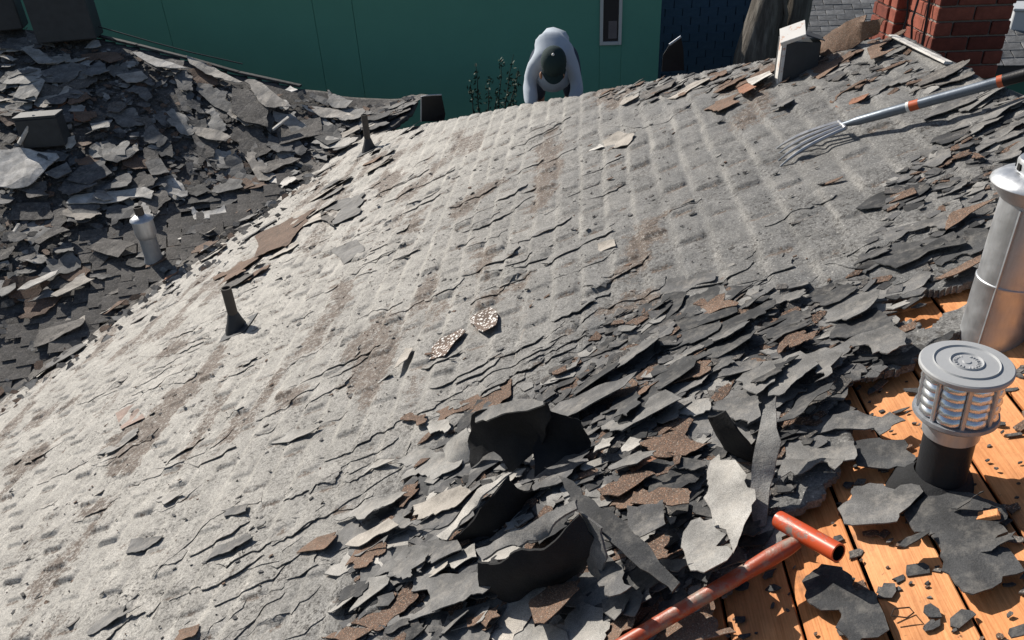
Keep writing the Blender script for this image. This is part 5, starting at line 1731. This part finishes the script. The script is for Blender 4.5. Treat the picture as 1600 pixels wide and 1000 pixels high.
def green_building():
    xr = at_y(1031, 60, YG)[0]
    xl = -22.0
    zt = -1.2
    root = empty('green_house', (xr, YG, GZ))
    tag(root, 'dark green panelled house wall filling the background behind the worker', 'house')
    seams = [at_y(495, 50, YG)[0], at_y(556, 50, YG)[0]]
    w = seams[1] - seams[0]
    cuts = [xr] + [seams[1], seams[0]] + [seams[0] - 1.22 * k for k in range(2, 13, 2)] + [xl]
    win = (at_y(937, 60, YG)[0], at_y(971, 60, YG)[0], at_y(950, 70, YG)[2])
    H = zt - GZ
    bm = bmesh.new(); add_box(bm, ((xl - xr) / 2 - 0.01, 4.06, H / 2), (xr - xl - 0.02, 8.0, H)); bm_obj('core', bm, M['green_seam'], root)

    def panel(a, b, z0, z1):
        bm = bmesh.new(); add_box(bm, ((a + b) / 2 - xr, 0.03, (z0 + z1) / 2 - GZ), (b - a, 0.05, z1 - z0), None, 0.004)
        bm_obj('panel', bm, M['green'], root)
    g = 0.003
    for b, a in zip(cuts[:-1], cuts[1:]):
        if b == xr:                               # the panel with the window
            panel(a + g, win[0], GZ, zt); panel(win[1], b, GZ, zt); panel(win[0] + .002, win[1] - .002, GZ, win[2])
        else:
            panel(a + g, b - g, GZ, zt)
    wz1 = zt - 0.25
    fr = empty('window', ((win[0] + win[1]) / 2 - xr, 0, win[2] - GZ)); fr.parent = root
    hw = (win[1] - win[0]) / 2; wh = wz1 - win[2]
    bm = bmesh.new()
    for c, s in (((-hw + .025, 0, wh / 2), (.05, .07, wh)), ((hw - .025, 0, wh / 2), (.05, .07, wh)), ((0, 0, .025), (2 * hw - .1, .07, .05)), ((0, 0, wh - .025), (2 * hw - .1, .07, .05))):
        add_box(bm, c, s, None, .004)
    bm_obj('frame', bm, M['frame'], fr)
    bm = bmesh.new(); add_box(bm, (0, .012, wh / 2), (2 * hw - .1, .006, wh - .1))
    gl = NT('window_glass'); gl.b.inputs['Transmission Weight'].default_value = 0.0
    bm_obj('pane', bm, gl.out((.022, .024, .030), 0.08, 0, .6), fr)
    bm = bmesh.new(); add_box(bm, (0.03, .0085, .22), (.13, .002, .26)); bm_obj('reflection_jar', bm, M['curtain'], fr)  # small dull patch set just before the pane
    fr.children[-1].name = 'blind'
    bm = bmesh.new(); add_box(bm, ((xl - xr) / 2, 3.9, H + .06), (xr - xl + .3, 8.5, .12)); bm_obj('roof', bm, M['nbase'], root)


green_building()


def blue_building():
    yb = 15.5
    x0 = at_y(1010, 40, yb)[0]; x1 = at_y(1330, 40, yb)[0]
    zt = -1.8
    root = empty('blue_house', (x0, yb, GZ))
    tag(root, 'dark slate blue shingled house wall beside the green one', 'house')
    bm = bmesh.new(); add_box(bm, ((x1 - x0) / 2, 2.5, (zt - GZ) / 2), (x1 - x0, 5.0, zt - GZ)); bm_obj('wall', bm, M['blue_wall'], root)
    bm = bmesh.new(); add_box(bm, (0, 0, 0), (.31, .02, .165), Matrix.Rotation(RAD(4), 3, 'X'), .003)
    me = bpy.data.meshes.new('shingle'); bm.to_mesh(me); bm.free(); me.materials.append(M['blue'])
    z = at_y(1100, 120, yb)[2] - 0.3
    r = 0
    while z < zt - .1:
        for c in range(int((x1 - x0) / .325)):
            o = bpy.data.objects.new('shingle', me); COL.objects.link(o); o.parent = root
            o.location = (c * .325 + .17 + (.16 if r % 2 else 0), -.016 + random.uniform(-.006, .006), z - GZ + random.uniform(-.012, .012))
            o.rotation_euler = (0, random.uniform(-.015, .015), 0)
        z += .15; r += 1
    bm = bmesh.new(); add_box(bm, ((x1 - x0) / 2, 2.5, zt - GZ + .06), (x1 - x0 + .3, 5.4, .12)); bm_obj('roof', bm, M['nbase'], root)


blue_building()


def shingle_house(u0, u1, y0, ut, vt, label, rows, pitch=0.5, extra=0.0):
    """low neighbouring house whose near roof slope shows its courses"""
    p = at_y(u0, vt, y0); q = at_y(u1, vt, y0)
    x0, x1 = p[0], q[0]; zt = p[2]
    root = empty('shingled_house', (x0, y0, GZ))
    tag(root, label, 'house')
    L = rows * .135
    ang = math.atan(pitch)
    dy, dz = L * math.cos(ang), L * math.sin(ang)
    V = [(0, 0, zt - GZ), (x1 - x0, 0, zt - GZ), (x1 - x0, dy, zt - GZ + dz), (0, dy, zt - GZ + dz)]
    o = sheet('roof', V, M['nbase'], .08, root)
    bm = bmesh.new(); add_box(bm, (0, .06, .008), (.285, .16, .012), Matrix.Rotation(-.03, 3, 'X'), .002)
    me = bpy.data.meshes.new('shingle'); bm.to_mesh(me); bm.free(); me.materials.append(M['nshingle'])
    rot = Matrix.Rotation(ang, 3, 'X')
    for r in range(rows):
        for c in range(int((x1 - x0) / .297) + 1):
            xx = c * .297 + (.148 if r % 2 else 0)
            if xx > x1 - x0:
                continue
            s = bpy.data.objects.new('shingle', me); COL.objects.link(s); s.parent = o
            s.matrix_local = Matrix.Translation((xx, r * .135 * math.cos(ang), zt - GZ + r * .135 * math.sin(ang) + .012 + random.uniform(0, .005))) @ (rot @ Matrix.Rotation(random.uniform(-.015, .015), 3, 'Z')).to_4x4()
    bm = bmesh.new(); add_box(bm, ((x1 - x0) / 2, dy / 2 + .3, (zt - GZ) / 2 - .06), (x1 - x0 - .2, dy + .2, zt - GZ - .12)); bm_obj('wall', bm, M['green_seam'], root)
    return root


shingle_house(1255, 1420, 13.2, 0, 60, 'neighbouring house with sunlit grey shingle roof behind the tree', 16)
shingle_house(1545, 1760, 9.2, 0, 105, 'low shingled roof beyond the chimney carrying a pale cabinet', 10, 0.45)


def cabinet():
    yb = 9.75
    b = at_y(1580, 88, yb); h = height_to(b, 18)
    root = empty('roof_cabinet', b, RAD(-18))
    tag(root, 'pale grey metal cabinet on the roof beyond the chimney', 'cabinet')
    bm = bmesh.new(); add_box(bm, (.16, .25, h / 2 - .08), (.5, .5, h + .16), None, .01); bm_obj('body', bm, M['unit'], root)
    bm = bmesh.new(); add_box(bm, (.16, .25, h + .018), (.54, .54, .03), None, .006); bm_obj('lid', bm, M['unit'], root)
    bm = bmesh.new(); add_box(bm, (.22, .25, h + .10), (.09, .09, .14), None, .006); bm_obj('cap', bm, M['frame'], root)


cabinet()


def tree():
    yt = 11.2
    b = at_y(1158, 110, yt)
    root = empty('tree', (b[0], yt, GZ))
    tag(root, 'thick leaning tree trunk with lit edge before the blue wall', 'tree')

    def limb(name, uv, r0, r1, n=18, y=yt):
        P = [at_y(u, v, y) - np.array([b[0], yt, GZ]) for u, v in uv]
        pts, rd = [], []
        for i in range(len(P) - 1):
            for k in range(6):
                t = k / 6
                pts.append(P[i] * (1 - t) + P[i + 1] * t)
                rd.append(r0 + (r1 - r0) * (i + t) / (len(P) - 1))
        pts.append(P[-1]); rd.append(r1)
        me = tube_mesh(name, pts, rd, n)
        co = np.empty(len(me.vertices) * 3); me.vertices.foreach_get('co', co); co = co.reshape(-1, 3)
        ctr = np.repeat(np.array(pts), n, 0)
        k = 1 + .16 * (vnoise(np.arctan2(co[:, 1] - ctr[:, 1], co[:, 0] - ctr[:, 0]) * .9, co[:, 2] * .35, .5, 3) - .5) * 2
        co = ctr + (co - ctr) * k[:, None]
        me.vertices.foreach_set('co', co.ravel().astype(np.float32)); me.update()
        return link_mesh(name, me, M['bark'], root, 180)
    limb('trunk', [(1150, 420), (1165, 200), (1180, 90), (1200, 20), (1222, -60), (1240, -200)], .31, .20)
    limb('branch', [(1214, 120), (1236, 60), (1248, 10), (1258, -60), (1265, -180)], .22, .15, 16, yt + .25)
    limb('branch', [(1224, 46), (1229, 24), (1226, 4), (1231, -30)], .035, .02, 8, yt - .2)


tree()


def shrub():
    ys = 9.6
    b = at_y(770, 190, ys)
    root = empty('shrub', (b[0], ys, GZ))
    tag(root, 'dark twiggy shrub rising behind the hip beside the worker', 'shrub')
    O = np.array([b[0], ys, GZ])
    V, Fc = [], []
    for (u0, v0, u1, v1) in ((752, 200, 742, 100), (760, 200, 764, 122), (775, 210, 784, 92), (785, 200, 802, 84), (790, 200, 812, 108), (745, 210, 736, 130), (770, 210, 778, 140), (800, 210, 806, 130)):
        p0, p1 = at_y(u0, v0, ys) - O, at_y(u1, v1, ys + random.uniform(-.15, .15)) - O
        root_p = np.array([p0[0] * .5, p0[1], .0])
        pts = [root_p, p0] + [p0 + (p1 - p0) * t + rng.uniform(-.015, .015, 3) for t in (.25, .5, .75, 1)]
        link_mesh('stem', tube_mesh('stem', pts, [.014, .010, .009, .007, .005, .003], 5), M['twig'], root)
        for k in range(52):
            t = random.random()
            c = p0 + (p1 - p0) * t + rng.normal(0, .022, 3)
            a, e = rng.normal(0, 1, 3), rng.normal(0, 1, 3)
            a = a / np.linalg.norm(a) * .030; e = np.cross(a, e); e = e / np.linalg.norm(e) * .012
            i = len(V)
            V += [c - a, c + e, c + a, c - e]; Fc.append((i, i + 1, i + 2, i + 3))
    o = link_mesh('leaves', mesh_of('leaves', V, Fc), M['leaf'], root)
    o['kind'] = 'stuff'


shrub()

g = sheet('ground', [(-120, -120, GZ), (120, -120, GZ), (120, 160, GZ), (-120, 160, GZ)], M['ground'], .1)
tag(g, kind='structure')

# ------------------------------------------------------------------ labels for the scraps: look first, then the nearest landmark
LAND = [('louvered vent', on_main(1467, 752)), ('tall flue', on_main(1548, 528)), ('orange tool', on_main(1200, 870)), ('upright charcoal sheet', on_main(800, 735)), ('dark hollow', on_main(850, 860)),
        ('fork tines', on_main(1250, 230)), ('fork shaft', on_main(1450, 165)), ('square vent box', on_main(1246, 122)), ('chimney', on_main(1440, 80)), ('lone vent stack', on_main(371, 517)),
        ('valley vent stack', on_main(577, 236)), ('worker', on_main(860, 160)), ('white flecked shingle', on_main(740, 510)), ('tall pale strip', on_main(1195, 760)), ('bare notched boards', on_main(1440, 490)),
        ('old cone-capped flue', on_left(245, 418)), ('white batten', on_left(40, 226)), ('large dark box', on_left(110, 62)), ('sunk dark box', on_left(76, 226)), ('narrow pale batten', on_left(438, 193)),
        ('hip flashing', on_main(675, 180)), ('pinkish tile', on_main(203, 650)), ('seam strip', on_main(820, 530))]
WORD = {'charcoal': 'charcoal', 'mid': 'grey', 'light': 'pale grey', 'tan': 'dusty tan', 'brown': 'brown granular', 'rust': 'rusty orange', 'tile': 'pinkish', 'tar': 'black', 'dark': 'dark granular', 'flecked': 'white flecked', 'pale': 'whitish'}
seen = {}
for o, mat, P, surf in SCRAPS:
    if o.get('label'):
        continue
    c = np.array(o.location)
    ds = [np.linalg.norm(c - l[1]) for l in LAND]
    k = int(np.argmin(ds)); d = c - LAND[k][1]
    side = ('uphill from' if d[0] > 0 else 'downhill from') if abs(d[0]) > abs(d[1]) else ('beyond' if d[1] > 0 else 'in front of')
    w = P.max(0) - P.min(0); A = float(np.sqrt(w[0] * w[1]))
    size = 'big' if A > .26 else 'small' if A < .12 else 'middling'
    shp = 'strip' if max(w) > 2.1 * min(w) else 'piece'
    key = (size, WORD[mat], shp, side, LAND[k][0], surf)
    seen.setdefault(key, []).append((ds[k], o))
ORD = ['nearest', 'second nearest', 'third nearest', 'fourth nearest', 'fifth nearest', 'sixth nearest', 'seventh nearest', 'eighth nearest', 'ninth nearest', 'tenth nearest', 'eleventh nearest', 'twelfth nearest', 'thirteenth nearest', 'fourteenth nearest', 'fifteenth nearest', 'sixteenth nearest', 'seventeenth nearest']
for (size, col, shp, side, lm, surf), lst in seen.items():
    lst.sort(key=lambda q: q[0])
    for i, (_, o) in enumerate(lst):
        kind = 'felt' if surf == 'M' else 'shingle'
        if len(lst) == 1:
            o['label'] = f'{size} {col} {kind} {shp} {side} the {lm}'
        else:
            o['label'] = f'{size} {col} {kind} {shp}, {ORD[min(i, 16)]} {side} the {lm}'
